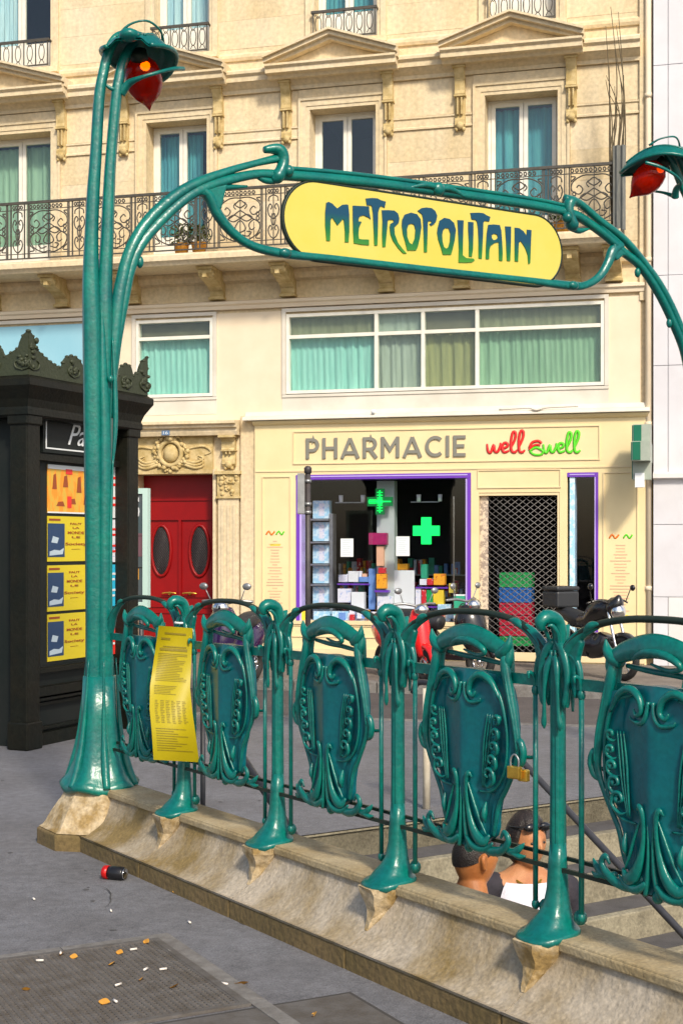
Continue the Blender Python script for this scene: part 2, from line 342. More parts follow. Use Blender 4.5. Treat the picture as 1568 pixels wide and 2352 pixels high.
def inst(o, parent=None, loc=None, mlocal=None):
    c = o.copy(); C.objects.link(c); c.parent = parent if parent else o.parent
    if loc is not None: c.location = loc
    if mlocal is not None: c.matrix_local = mlocal
    return c
def text_mb(txt, y0=-.002, y1=0, offset=0, shear=0):
    cu = bpy.data.curves.new('t', 'FONT'); cu.body = txt; cu.size = 1; cu.extrude = .5; cu.offset = offset; cu.shear = shear; cu.resolution_u = 3
    o = bpy.data.objects.new('t', cu); C.objects.link(o); dg = bpy.context.evaluated_depsgraph_get(); dg.update()
    me = bpy.data.meshes.new_from_object(o.evaluated_get(dg)); b = MB()
    b.v = [(v.co.x, v.co.z, v.co.y) for v in me.vertices]; b.f = [tuple(p.vertices) for p in me.polygons]; b.sm = [False]*len(b.f)
    bpy.data.objects.remove(o); bpy.data.meshes.remove(me); bpy.data.curves.remove(cu)
    return b
def fit_text(txt, x0, x1, z0, z1, y=-.002, t=.004, offset=0, shear=0):
    b = text_mb(txt, offset=offset, shear=shear); X = [v[0] for v in b.v]; Z = [v[2] for v in b.v]
    a, c, d, e = min(X), max(X), min(Z), max(Z)
    b.v = [(x0+(v[0]-a)/(c-a)*(x1-x0), y+(-t/2 if v[1] > 0 else t/2), z0+(v[2]-d)/(e-d)*(z1-z0)) for v in b.v]; return b

# ================================================================== SETTING: ground
SL = [(-60, -14), (60, -14)]
def fw(x, y): p = MF @ Vector((x, y, 0)); return (p.x, p.y)
# near pavement, with the stairwell cut out
bm = bmesh.new(); es = []
outer = [(-45, -12), (45, -12), fw(45, -6.75), fw(-45, -6.75)]
def rw(s, t): p = MR @ Vector((s, t, 0)); return (p.x, p.y)
hole = [rw(.52, .02), rw(6.5, .02), rw(6.5, 4.48), rw(.52, 4.48)]
for lp in (outer, hole):
    vs = [bm.verts.new((x, y, 0)) for x, y in lp]; es += [bm.edges.new((vs[i], vs[(i+1) % 4])) for i in range(4)]
bmesh.ops.triangle_fill(bm, use_beauty=True, edges=es)
bmesh.ops.bisect_plane(bm, geom=bm.verts[:]+bm.edges[:]+bm.faces[:], plane_co=P0, plane_no=(.5413, -.8408, 0))
for v in bm.verts: v.co.z = gz(v.co.x, v.co.y)
bmesh.ops.recalc_face_normals(bm, faces=bm.faces)
if sum(f.normal.z for f in bm.faces) < 0: bmesh.ops.reverse_faces(bm, faces=bm.faces)
me = bpy.data.meshes.new('pavement'); bm.to_mesh(me); bm.free(); me.materials.append(MT['asphalt'])
pave = bpy.data.objects.new('pavement', me); C.objects.link(pave); tag(pave, kind='structure')
b = MB(); b.add([(-45, -6.6, -.13), (45, -6.6, -.13), (45, -3.25, -.13), (-45, -3.25, -.13)], [(0, 1, 2, 3)])
tag(b.build('street', 'street', mw=MF), kind='structure')
b = MB(); b.add([(-45, -3.1, 0), (45, -3.1, 0), (45, .3, 0), (-45, .3, 0)], [(0, 1, 2, 3)])
farp = tag(b.build('far_pavement', 'farpave', mw=MF), kind='structure')
def kerb_row(y0, y1, name):
    ks = empty(name, MF, kind='structure'); first = None
    for i in range(26):
        x = -13+i*1.02
        if first is None: first = MB().box(0, 1.012, y0, y1, -.3, .004).build('kerb_stone', 'granite', ks, bevel=.012); first.location = (x, 0, 0)
        else: inst(first, loc=(x, 0, 0))
    return ks
kerb_row(-6.75, -6.6, 'near_kerb'); kerb_row(-3.25, -3.1, 'far_kerb')

# ================================================================== apartment building
B = empty('apartment_building', MF, 'cream stone apartment building with pediments, long iron balcony and red street door', 'building')
BX0, BX1 = -11.0, fu(1498)
ZB = fp(700, 597, .8)[1]          # balcony underside
zslab0, zslab1 = 5.56, 5.72
# openings on the wall plane: right edges / left edges in picture columns
floor1 = [(-50, 118, 312), (337, 476, 283), (712, 863, 243), (1113, 1280, 208)]
floor2 = [(-45, 118), (355, 482), (722, 866), (1120, 1276)]
Z1T = 7.80
Z2B, Z2T = 8.78, 11.1
ops = []
win1 = []; win2 = []
for a, c, yt in floor1:
    x0, x1 = fu(a), fu(c); win1.append((x0, x1)); ops.append((x0, x1, zslab1, fp((a+c)/2, yt)[1]))
Z1T = sum(o[3] for o in ops)/4
ops = [(o[0], o[1], o[2], Z1T) for o in ops]
for a, c in floor2:
    x0, x1 = fu(a), fu(c); win2.append((x0, x1)); ops.append((x0, x1, Z2B, Z2T))
zm0, zm1 = fp(1000, 896)[1], fp(1000, 708)[1]      # mezzanine windows
M1 = (fu(315), fu(491)); M2 = (fu(659), fu(1387)); M0 = (fu(-120), fu(196))
for a, c in (M0, M1, M2): ops.append((a, c, zm0-.02, zm1))
DO = (fu(312), fu(491)); ZD = fp(400, 1089)[1]
ops.append((DO[0], DO[1], -.5, ZD))
SHX0, SHX1 = fu(590), fu(1484); ZS1 = fp(1000, 962)[1]
ops.append((SHX0+.25, SHX1-.3, -.5, fp(1000, 1070)[1]))
LG = (-9.6, -6.2); ops.append((LG[0], LG[1], -.5, 2.6))
def wall(mb, x0, x1, z0, z1, ops, y0, y1):
    xs = sorted(set([x0, x1]+[v for o in ops for v in o[:2] if x0 < v < x1]))
    for a, c in zip(xs, xs[1:]):
        m = (a+c)/2; zz = [(o[2], o[3]) for o in ops if o[0] < m < o[1]]; zz.sort(); z = z0
        for p, q in zz:
            if p > z: mb.box(a, c, y0, y1, z, p)
            z = max(z, q)
        if z < z1: mb.box(a, c, y0, y1, z, z1)
b = MB(); wall(b, BX0, BX1, -.5, 12.6, ops, 0, .42); b.build('wall', 'stone', B)
MB().box(BX0, BX1, .44, 9, 12.4, 12.6).build('roof', 'steel', B)
b = MB(); b.box(BX0, BX0+.3, .43, 9, -.5, 12.4); b.box(BX1-.3, BX1, 3.4, 9, -.5, 12.4); b.box(BX0+.3, BX1-.3, 8.7, 9, -.5, 12.4)
b.build('outer_wall', 'stone_b', B)
# mezzanine render skin
zr0, zr1 = ZS1+.02, 4.97
b = MB(); wall(b, BX0, fu(1470), zr0, zr1, [(a, c, zm0-.26, zm1+.03) for a, c in (M0, M1, M2)], -.03, -.003)
b.build('render_coat', 'render', B)
# ashlar blocks on the piers of the two upper floors
rb = random.Random(3)
def ashlar(x0, x1, z0, z1, courses, wpref=.85, y=-.004):
    h = (z1-z0)/courses
    for k in range(courses):
        n = max(1, round((x1-x0)/wpref)); sh = 0 if k % 2 == 0 or n == 1 else .35
        xs = [x0]+[x0+(x1-x0)*(i+sh*(.5))/n for i in range(1, n)]+[x1]
        for a, c in zip(xs, xs[1:]):
            MB().box(a+.0012, c-.0012, y-rb.random()*.002, -.001, z0+k*h+.0012, z0+(k+1)*h-.0012).build('stone_block', rb.choice(['stone', 'stone_b', 'stone_c']), B)
edges1 = [BX0]+[v for w_ in win1 for v in w_]+[fu(1468)]
surr = .17
for i in range(0, len(edges1), 2):
    a = edges1[i]+(surr if i else 0); c = edges1[i+1]-(surr if i+1 < len(edges1)-1 else 0)
    ashlar(a, c, zslab1, 7.42, 4, .9)
    ashlar(a, c, 7.62, 8.12, 1, 1.6)
edges2 = [BX0]+[v for w_ in win2 for v in w_]+[fu(1468)]
for i in range(0, len(edges2), 2):
    a = edges2[i]+(.14 if i else 0); c = edges2[i+1]-(.14 if i+1 < len(edges2)-1 else 0)
    ashlar(a, c, 8.80, 11.3, 6, 1.1)
# string mouldings between windows
for i in range(0, len(edges1), 2):
    a = edges1[i]+(surr if i else 0); c = edges1[i+1]-(surr if i+1 < len(edges1)-1 else 0)
    b = MB(); b.prof([(0, 7.43), (-.03, 7.43), (-.03, 7.455), (-.012, 7.47), (-.012, 7.57), (-.03, 7.585), (-.03, 7.61), (0, 7.61)], a, c)
    b.build('string_moulding', 'stone_b', B)
# running cornice at pediment level
ZC0, ZC1 = 8.26, 8.43
cp = [(0, 8.13), (-.05, 8.13), (-.06, 8.18), (-.12, 8.22), (-.17, ZC0), (-.19, ZC0), (-.19, ZC0+.07), (-.23, ZC0+.10), (-.23, ZC1-.03), (-.20, ZC1), (0, ZC1+.05)]
MB().prof(cp, BX0, fu(1470)).build('cornice', 'stone_b', B)
for a in [fu(1468)]:
    b = MB(); b.box(a, BX1, -.05, -.001, 4.9, 12.4); b.build('corner_pilaster', 'stone_b', B)
MB().prof([(0, 8.62), (-.03, 8.62), (-.05, 8.66), (-.05, 8.70), (0, 8.74)], BX0, fu(1468)).build('sill_band', 'stone_c', B)

def console(name, xc, z0, z1, d=.16, w=.14):
    """scrolled bracket under a pediment"""
    H = z1-z0; b = MB()
    p = [(0, z0+.05), (-.04, z0+.02), (-.075, z0+.06), (-.07, z0+.13), (-.045, z0+.18), (-.045, z0+.42*H), (-.06, z0+.5*H), (-.10, z0+.56*H), (-.085, z0+.62*H), (-.09, z0+.8*H), (-.13, z0+.9*H), (-d, z1-.04), (-d, z1), (0, z1)]
    b.prof(p, xc-w/2, xc+w/2)
    b.box(xc-w/2-.02, xc+w/2+.02, -d-.02, 0, z1-.035, z1)
    b.box(xc-w/2-.012, xc+w/2+.012, -.105, 0, z0+.52*H, z0+.55*H)
    for dx in (-.028, .028): b.box(xc+dx-.01, xc+dx+.01, -.10, -.05, z0+.2, z0+.5*H)
    b.ball((xc, -.06, z0+.05), (.06, .04, .055), 8, 5)
    for dx in (-.05, .05): b.ball((xc+dx, -.05, z0+.0), (.028, .028, .03), 7, 4)
    return b.build(name, 'carved', B)
def pediment(x0, x1):
    xa, xb = x0-.56, x1+.36; xm = (xa+xb)/2; zb, zt, za = ZC0, ZC1+.03, 8.80; D = .40
    par = MB()
    par.prof([(0, zb-.02), (-.24, zb-.02), (-.27, zb+.02), (-D+.04, zb+.03), (-D+.04, zb+.09), (-D, zb+.12), (-D, zb+.15), (0, zb+.15)], xa, xb)
    pd = par.build('pediment', 'stone_b', B)
    b = MB()
    for s0, s1 in (((xa-.02, zt-.03), (xm, za-.05)), ((xb+.02, zt-.03), (xm, za-.05))):
        for (o0, o1, dd) in ((0, .055, D), (.055, .085, D+.05), (-.05, 0, D-.07)):
            b.hexa([(s0[0], -dd, s0[1]+o0), (s1[0], -dd, s1[1]+o0), (s1[0], 0, s1[1]+o0), (s0[0], 0, s0[1]+o0),
                    (s0[0], -dd, s0[1]+o1), (s1[0], -dd, s1[1]+o1), (s1[0], 0, s1[1]+o1), (s0[0], 0, s0[1]+o1)])
    b.build('raking_cornice', 'stone_b', pd)
    MB().plate([(xa+.1, zb+.15), (xb-.1, zb+.15), (xm, za-.1)], -.2, -.0).build('tympanum', 'stone_c', pd)
    return pd
def curtain(name, x0, x1, z0, z1, y, m, par, folds=9, amp=.02, phase=0):
    b = MB(); rr = random.Random(int(x0*100)+folds); ph = rr.random()*6
    b.grid(lambda u, v: (x0+(x1-x0)*u, y+amp*(.55+.45*math.sin(u*4.1+ph))*math.sin((u+.035*math.sin(u*9+ph))*folds*6.283+ph)*(1-.3*v)+amp*.5*math.sin(u*folds*1.7*6.283+ph*2+v*2)+amp*.3*math.sin(u*folds*3.3*6.283+v*5), z0+(z1-z0)*v), folds*8, 6)
    return b.build(name, m, par, recalc=False)
def tall_window(x0, x1, z0, z1, y, cm, openleaf=0, frame_z=None, cw=(0, 1)):
    """two leaved french window with panes, curtain and a dark room"""
    w = MB(); t = .045; xm = (x0+x1)/2
    w.box(x0, x0+t, y, y+.07, z0, z1); w.box(x1-t, x1, y, y+.07, z0, z1); w.box(x0+t, x1-t, y, y+.07, z1-t, z1); w.box(x0+t, x1-t, y, y+.07, z0, z0+.1)
    win = w.build('window', 'frame', B)
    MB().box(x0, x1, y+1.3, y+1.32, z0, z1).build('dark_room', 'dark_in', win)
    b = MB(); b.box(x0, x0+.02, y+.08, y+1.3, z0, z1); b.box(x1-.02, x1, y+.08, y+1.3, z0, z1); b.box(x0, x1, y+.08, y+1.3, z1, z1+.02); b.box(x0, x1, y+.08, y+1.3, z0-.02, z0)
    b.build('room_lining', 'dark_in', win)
    for i, (a, c) in enumerate(((x0+t+.004, xm-.004), (xm+.004, x1-t-.004))):
        s = MB(); s.box(a, a+.055, y-.01, y+.04, z0+.1, z1-t); s.box(c-.055, c, y-.01, y+.04, z0+.1, z1-t)
        s.box(a+.055, c-.055, y-.01, y+.04, z1-t-.05, z1-t); s.box(a+.055, c-.055, y-.01, y+.04, z0+.1, z0+.45)
        s.build('sash', 'frame', win)
        MB().box(a+.05, c-.05, y+.012, y+.018, z0+.44, z1-t-.04).build('pane', 'glass', win)
    if cm: curtain('curtain', x0+.03+(x1-x0)*cw[0], x0-.03+(x1-x0)*cw[1], z0+.05, z1-.1, y+.14, cm, win, 7, .03)
    return win
cms = ['curtain_s', 'curtain_b', None, 'curtain_b']
MT['curtain_pg'] = mat('pale_green_curtain', (.42, .56, .42), .8, col2=(.30, .42, .32), nscale=3, stretch=(4, 4, .3))
cms[0] = 'curtain_pg'
for i, (x0, x1) in enumerate(win1):
    tall_window(x0+.002, x1-.002, zslab1+.02, Z1T-.002, .27, cms[i], cw=[(0, 1), (0, .8), (0, 1), (0, 1)][i])
    # architrave
    b = MB(); a, c = x0, x1
    for k, (o0, o1, yy) in enumerate(((0, .05, -.018), (.05, .13, -.030), (.13, .165, -.050))):
        b.box(a-o1, a-o0, yy, -.001, zslab1, Z1T+o1); b.box(c+o0, c+o1, yy, -.001, zslab1, Z1T+o1); b.box(a-o0, c+o0, yy, -.001, Z1T+o0, Z1T+o1)
    b.build('window_architrave', 'stone_b', B)
    MB().box(a-.16, c+.16, -.028, -.001, Z1T+.17, 8.12).build('frieze_panel', 'stone_c', B)
    console('console', a-.34, 7.38, 8.24); console('console', c+.17+.02, 7.38, 8.24)
    pediment(x0, x1)
for i, (x0, x1) in enumerate(win2):
    tall_window(x0+.002, x1-.002, Z2B+.02, Z2T, .22, ['curtain_w', 'curtain_w', 'curtain_b', 'curtain_b'][i], cw=[(0, .5), (0, 1), (0, 1), (0, .42)][i])
    b = MB()
    for (o0, o1, yy) in ((0, .05, -.018), (.05, .13, -.035)):
        b.box(x0-o1, x0-o0, yy, -.001, 8.76, Z2T+o1); b.box(x1+o0, x1+o1, yy, -.001, 8.76, Z2T+o1)
    b.build('window_architrave', 'stone_b', B)
    MB().box(x0-.16, x1+.16, -.14, -.001, 8.68, 8.765).build('window_sill', 'stone_c', B)
    g = MB(); z0, z1 = Z2B+.02, 9.18; yy = -.10; w_ = x1-x0
    g.box(x0-.02, x1+.02, yy-.02, yy+.02, z1-.015, z1+.02); g.box(x0, x1, yy-.01, yy+.01, z0, z0+.018)
    g.box(x0-.02, x0, yy, .05, z1-.012, z1+.012); g.box(x1, x1+.02, yy, .05, z1-.012, z1+.012)
    for k in range(7):
        xx = x0+.01+(w_-.02)*k/6; g.box(xx-.007, xx+.007, yy-.007, yy+.007, z0, z1)
    for k in range(6):
        xc = x0+.01+(w_-.02)*(k+.5)/6
        g.tube([(xc+.045*math.cos(a), yy, z0+.2+.12*math.sin(a)) for a in [j*math.pi/4 for j in range(8)]], .007, 5, 2, ref=(0, 1, 0), closed=True)
        g.tube([(xc-.04, yy, z0+.03), (xc, yy, z0+.09), (xc+.04, yy, z0+.03)], .006, 5, 3, ref=(0, 1, 0))
        g.tube([(xc-.04, yy, z1-.03), (xc, yy, z1-.09), (xc+.04, yy, z1-.03)], .006, 5, 3, ref=(0, 1, 0))
    g.build('window_guard', 'iron', B)

# balcony
bal = MB(); YB = -.80; XB0, XB1 = BX0+.3, fu(1432)
bal.prof([(0, zslab0), (YB+.06, zslab0), (YB+.04, zslab0+.03), (YB+.02, zslab0+.05), (YB, zslab0+.06), (YB, zslab1-.03), (YB+.02, zslab1-.01), (YB+.02, zslab1), (0, zslab1)], XB0, XB1)
balc = bal.build('balcony_slab', 'stone_b', B)
MB().prof([(0, 5.02), (-.06, 5.02), (-.07, 5.07), (-.10, 5.09), (-.10, 5.13), (-.03, 5.15), (0, 5.16)], BX0, fu(1480)).build('band_course', 'render', B)
MB().prof([(0, 5.40), (-.08, 5.43), (-.12, 5.50), (-.12, 5.557), (0, 5.557)], BX0, fu(1470)).build('bed_moulding', 'stone_c', B)
def corbel(xc, w=.20):
    b = MB(); z1 = zslab0-.002
    p = [(0, 5.17), (-.11, 5.17), (-.12, 5.20), (-.09, 5.23), (-.11, 5.28), (-.20, 5.33), (-.34, 5.37), (-.47, 5.40), (-.55, 5.42), (-.60, 5.46), (-.60, z1), (0, z1)]
    b.prof(p, xc-w/2, xc+w/2); b.box(xc-w/2-.02, xc+w/2+.02, -.63, -.45, z1-.045, z1); b.box(xc-w/2-.015, xc+w/2+.015, -.14, -.01, 5.165, 5.20)
    b.tube([(xc-w/2-.01, -.53, 5.46), (xc+w/2+.01, -.53, 5.46)], .045, 10, spline=False)
    b.box(xc-.03, xc+.03, -.62, -.3, 5.40, 5.46)
    return b.build('corbel', 'carved', B, recalc=True)
for px in (-190, -10, 148, 310, 503, 665, 890, 1061, 1316, 1410): corbel(fu(px))
# balustrade module: lobed ironwork panel, about one metre
RH = .87
def module(L):
    g = MB(); r = .0095; z0, z1 = zslab1+.06, zslab1+RH-.03; H = z1-z0
    def T(pts, rr=r, n=4): g.tube([(x, 0, z0+z*H) for x, z in pts], rr, 5, n, ref=(0, 1, 0))
    def ring(xc, zc, a, bb): g.tube([(xc+a*math.cos(t), 0, z0+(zc+bb*math.sin(t))*H) for t in [j*math.pi/5 for j in range(10)]], r, 5, 1, ref=(0, 1, 0), closed=True)
    for x in (0, .055, .27, .33): g.box(x-.009, x+.009, -.007, .007, z0, z1)
    g.box(0, L, -.008, .008, z1-.10*H-.005, z1-.10*H+.005); g.box(0, L, -.008, .008, z0+.08*H-.005, z0+.08*H+.005)
    for k in range(4): ring(.1+.04*k, .95, .016, .03)
    # narrow pilaster panel
    for s in (-1, 1):
        xc = .1625
        T([(xc, .10), (xc+s*.05, .16), (xc+s*.075, .26), (xc+s*.045, .34), (xc+s*.02, .29), (xc+s*.035, .25)])
        T([(xc, .45), (xc+s*.06, .52), (xc+s*.08, .63), (xc+s*.05, .72), (xc+s*.02, .67), (xc+s*.04, .62)])
        T([(xc, .88), (xc+s*.06, .84), (xc+s*.07, .77)]); T([(xc+s*.015, .34), (xc+s*.03, .45), (xc+s*.015, .55)])
    g.box(.1625-.006, .1625+.006, -.006, .006, z0, z1)
    # wide panel
    x0, x1 = .33, L; xc = (x0+x1)/2; w = (x1-x0)/2
    g.box(xc-.006, xc+.006, -.006, .006, z0, z1)
    for s in (-1, 1):
        T([(xc, .12), (xc+s*.3*w, .10), (xc+s*.75*w, .20), (xc+s*.9*w, .36), (xc+s*.65*w, .46), (xc+s*.4*w, .38), (xc+s*.5*w, .28), (xc+s*.66*w, .32)])
        T([(xc+s*.9*w, .40), (xc+s*.5*w, .5), (xc+s*.15*w, .6), (xc, .64)])
        T([(xc, .86), (xc+s*.45*w, .86), (xc+s*.85*w, .76), (xc+s*.9*w, .62), (xc+s*.6*w, .55), (xc+s*.45*w, .63), (xc+s*.6*w, .70), (xc+s*.7*w, .66)])
        T([(xc, .24), (xc+s*.25*w, .3), (xc+s*.12*w, .42), (xc, .46)]); T([(xc, .68), (xc+s*.22*w, .74), (xc+s*.1*w, .8), (xc, .82)])
        T([(xc+s*.93*w, .12), (xc+s*.7*w, .14), (xc+s*.93*w, .24)]); T([(xc+s*.93*w, .85), (xc+s*.75*w, .84), (xc+s*.93*w, .77)])
        for zc in (.48, .56): ring(xc+s*.8*w, zc, .022, .035)
        g.box(xc+s*.93*w-.005, xc+s*.93*w+.005, -.005, .005, z0, z1)
    for k in range(9): ring(x0+.04+.0595*k, .95, .018, .03)
    for s in (-1, 1):
        for xx in (.22, .42, .62): g.box(xc+s*xx*w-.004, xc+s*xx*w+.004, -.004, .004, z0+.1*H, z0+(.30+.2*xx)*H)
        T([(xc, .50), (xc+s*.3*w, .44), (xc+s*.55*w, .5), (xc+s*.3*w, .56), (xc, .50)]); T([(xc+s*.1*w, .2), (xc+s*.35*w, .17), (xc+s*.5*w, .24), (xc+s*.3*w, .26)])
        T([(xc+s*.2*w, .66), (xc+s*.3*w, .72), (xc+s*.2*w, .78)])
    return g
LM = .93; first = None; nM = int((XB1-XB0)/LM)
LM = (XB1-XB0-.04)/nM
for i in range(nM):
    x = XB0+.02+i*LM
    if first is None:
        first = module(LM).build('balustrade_panel', 'iron', B); first.location = (x, YB+.07, 0)
    else: inst(first, loc=(x, YB+.07, 0))
b = MB(); b.box(XB0, XB1, YB+.045, YB+.095, zslab1+RH-.025, zslab1+RH+.01); b.box(XB0, XB1, YB+.06, YB+.08, zslab1+.045, zslab1+.063)
b.box(XB1-.02, XB1+.02, YB+.05, .0, zslab1+RH-.022, zslab1+RH+.008)
for k in range(9): b.box(XB1-.008, XB1+.008, YB+.12+k*.08, YB+.135+k*.08, zslab1, zslab1+RH-.02)
b.build('handrail', 'iron', B)

# mezzanine windows
def mezz(x0, x1, bars, sections, zt):
    w = MB(); y = .02; t = .045; z0, z1 = zm0, zm1-.002; z0 += .0
    w.box(x0, x0+t, -.045, y+.05, z0, z1); w.box(x1-t, x1, -.045, y+.05, z0, z1); w.box(x0+t, x1-t, -.045, y+.05, z1-t, z1); w.box(x0+t, x1-t, -.045, y+.05, z0, z0+t)
    for xb in bars: w.box(xb-.025, xb+.025, -.04, y+.04, z0+t, z1-t)
    w.box(x0+t, x1-t, -.036, y+.036, zt-.025, zt+.025)
    win = w.build('window', 'frame', B)
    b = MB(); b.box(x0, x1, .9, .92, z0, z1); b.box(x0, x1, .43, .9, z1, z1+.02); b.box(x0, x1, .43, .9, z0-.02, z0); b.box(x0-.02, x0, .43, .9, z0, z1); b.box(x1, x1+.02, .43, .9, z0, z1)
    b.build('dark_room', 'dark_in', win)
    xs = [x0+t]+bars+[x1-t]
    for a, c in zip(xs, xs[1:]):
        MB().box(a+.01, c-.01, .0, .006, z0+t, zt-.02).build('pane', 'glass', win); MB().box(a+.01, c-.01, .0, .006, zt+.02, z1-t).build('pane', 'glass', win)
    for (a, c, m1, m2) in sections:
        curtain('curtain', a, c, z0+.02, zt-.02, .10, m1, win, max(3, int((c-a)/.13)), .022)
        if m2 == 'blind': MB().box(a, c, .09, .10, zt+.01, z1-.02).build('blind', 'blind', win)
        else: curtain('net_curtain', a, c, zt+.0, z1-.02, .09, m2, win, max(3, int((c-a)/.15)), .01)
    return win
ztr = fp(400, 777)[1]; ztr2 = fp(1000, 762)[1]
mezz(M1[0], M1[1], [], [(M1[0]+.03, M1[1]-.03, 'curtain_t', 'blind')], ztr)
MT['net'] = mat('brown_net_curtain', (.30, .28, .17), .8, col2=(.24, .22, .13), nscale=3, stretch=(4, 4, .4))
a0, a1, a2, a3, a4 = M2[0]+.03, fu(865), fu(972), fu(1096), M2[1]-.03
mezz(M2[0], M2[1], [a1, a2, a3], [(a0, a1-.01, 'curtain_t', 'net'), (a1+.01, a2-.01, 'curtain_s', 'curtain_s'), (a2+.01, a3-.01, 'curtain_o', 'blind'), (a3+.01, a4, 'curtain_g', 'net')], ztr2)
mb = MB(); mb.box(M0[0]+.01, M0[1]-.01, -.01, .02, zm0-.02, zm1-.003); bp = mb.build('blue_glazed_panel', 'bluepane', B)
for a, c in (M1, M2, M0):
    b = MB(); b.box(a-.06, c+.06, -.035, -.002, zm0-.26, zm0-.01); b.box(a-.06, c+.06, -.05, -.036, zm0-.05, zm0-.012)
    b.box(a-.06, a-.005, -.055, -.031, zm0-.01, zm1+.03); b.box(c+.005, c+.06, -.055, -.031, zm0-.01, zm1+.03); b.box(a-.06, c+.06, -.055, -.031, zm1+.03, zm1+.08)
    b.build('window_surround', 'whitep', B)
# ledge over the shop, with gutter shadow
MB().prof([(0, ZS1+.16), (-.06, ZS1+.15), (-.09, ZS1+.09), (-.20, ZS1+.07), (-.22, ZS1+.03), (-.22, ZS1+.02), (0, ZS1+.02)], SHX0-.15, SHX1+.05).build('ledge', 'whitep', B)
b = MB(); b.ball((fu(865), -.21, ZS1+.10), .035); b.build('ledge_lamp', 'white', B)
b = MB(); b.tube([(fu(1150), -.20, ZS1+.09), (fu(1215), -.21, ZS1+.10), (fu(1235), -.23, ZS1+.07), (fu(1260), -.21, ZS1+.10), (fu(1330), -.2, ZS1+.11)], .014, 6); b.build('service_pipe', 'whitep', B)

# street door bay
zc0, zc1 = fp(430, 1000, .2)[1], fp(430, 968, .2)[1]
xd0, xd1 = DO
b = MB(); b.prof([(0, zc0), (-.16, zc0), (-.18, zc0+.05), (-.18, zc0+.09), (-.23, zc0+.11), (-.23, zc0+.14), (-.28, zc0+.16), (-.28, zc1), (0, zc1+.02)], xd0-.55, fu(553)); b.build('door_cornice', 'stone_c', B)
b = MB(); b.box(xd0-.12, xd1+.0, -.04, -.001, ZD+.02, zc0); b.box(xd0-.1, xd1-.005, -.06, -.041, ZD+.001, ZD+.07); b.build('door_lintel', 'carved', B)
b = MB(); b.box(xd1+.004, xd1+.05, -.05, -.001, 0, ZD+.06); b.box(xd0-.05, xd0-.004, -.05, -.001, 0, ZD+.06); b.build('door_jamb', 'stone_b', B)
b = MB(); xc, zc = fp(396, 1042)
b.tube([(xc+.17*math.cos(t), -.07, zc+.18*math.sin(t)) for t in [j*math.pi/8 for j in range(16)]], .035, 8, 2, ref=(0, 1, 0), closed=True)
b.ball((xc, -.05, zc), (.12, .07, .14))
rr = random.Random(5)
for k in range(60):
    t = k/60*6.283; d = .20+rr.random()*.07; b.ball((xc+d*math.cos(t), -.05-.03*rr.random(), zc+d*math.sin(t)), .018+.022*rr.random(), 6, 4)
for s in (-1, 1):
    for k in range(3): b.tube([(xc+s*.2, -.05, zc-.1-.03*k), (xc+s*.38, -.07, zc-.14-.04*k), (xc+s*.5, -.05, zc-.08-.05*k), (xc+s*(.42), -.05, zc-.04-.03*k)], [.03, .025, .018, .01], 6, 5)
    b.tube([(xc+s*.25, -.045, zc+.06), (xc+s*.5, -.05, zc+.1), (xc+s*.62, -.045, zc+.02), (xc+s*.52, -.045, zc-.03)], [.012, .022, .018, .008], 6, 5)
b.ball((xc, -.09, zc+.22), (.07, .05, .05)); b.build('carved_cartouche', 'carved', B)
x, z = fp(378, 992, .24); zz = zc0+.045
npl = MB().box(x-.06, x+.06, -.195, -.182, zz-.035, zz+.035).build('number_plate', 'num', B)
fit_text('16', x-.035, x+.035, zz-.022, zz+.022, -.197).build('number', 'white', npl)
# pilaster with capital right of the door
xp0, xp1 = fu(505), fu(552); b = MB()
b.box(xp0-.02, xp1+.02, -.10, -.001, 0, .45); b.box(xp0, xp1, -.07, -.001, .45, fp(528, 1145)[1])
w_ = (xp1-xp0)/7
for k in range(3): b.box(xp0+w_*(1+2*k)+.005, xp0+w_*(2+2*k), -.085, -.0705, .55, fp(528, 1160)[1])
b.build('pilaster', 'stone_b', B)
zk0, zk1 = fp(528, 1145)[1], fp(528, 1082)[1]
b = MB(); b.box(xp0-.03, xp1+.03, -.10, -.001, zk0, zk0+.03); b.box(xp0-.01, xp1+.01, -.09, -.001, zk0+.03, zk1-.05); b.box(xp0-.04, xp1+.04, -.13, -.001, zk1-.05, zk1)
for k in range(26): b.ball((xp0+.02+(xp1-xp0-.04)*rr.random(), -.09, zk0+.05+(zk1-zk0-.12)*rr.random()), .022+.02*rr.random(), 6, 4)
b.build('capital', 'carved', B)
console('console', (xp0+xp1)/2, zk1+.04, zc0-.002, .17, .2)
MB().box(fu(556), SHX0-.004, -.06, -.001, 0, ZS1+.1).build('plain_pier', 'stone_c', B)
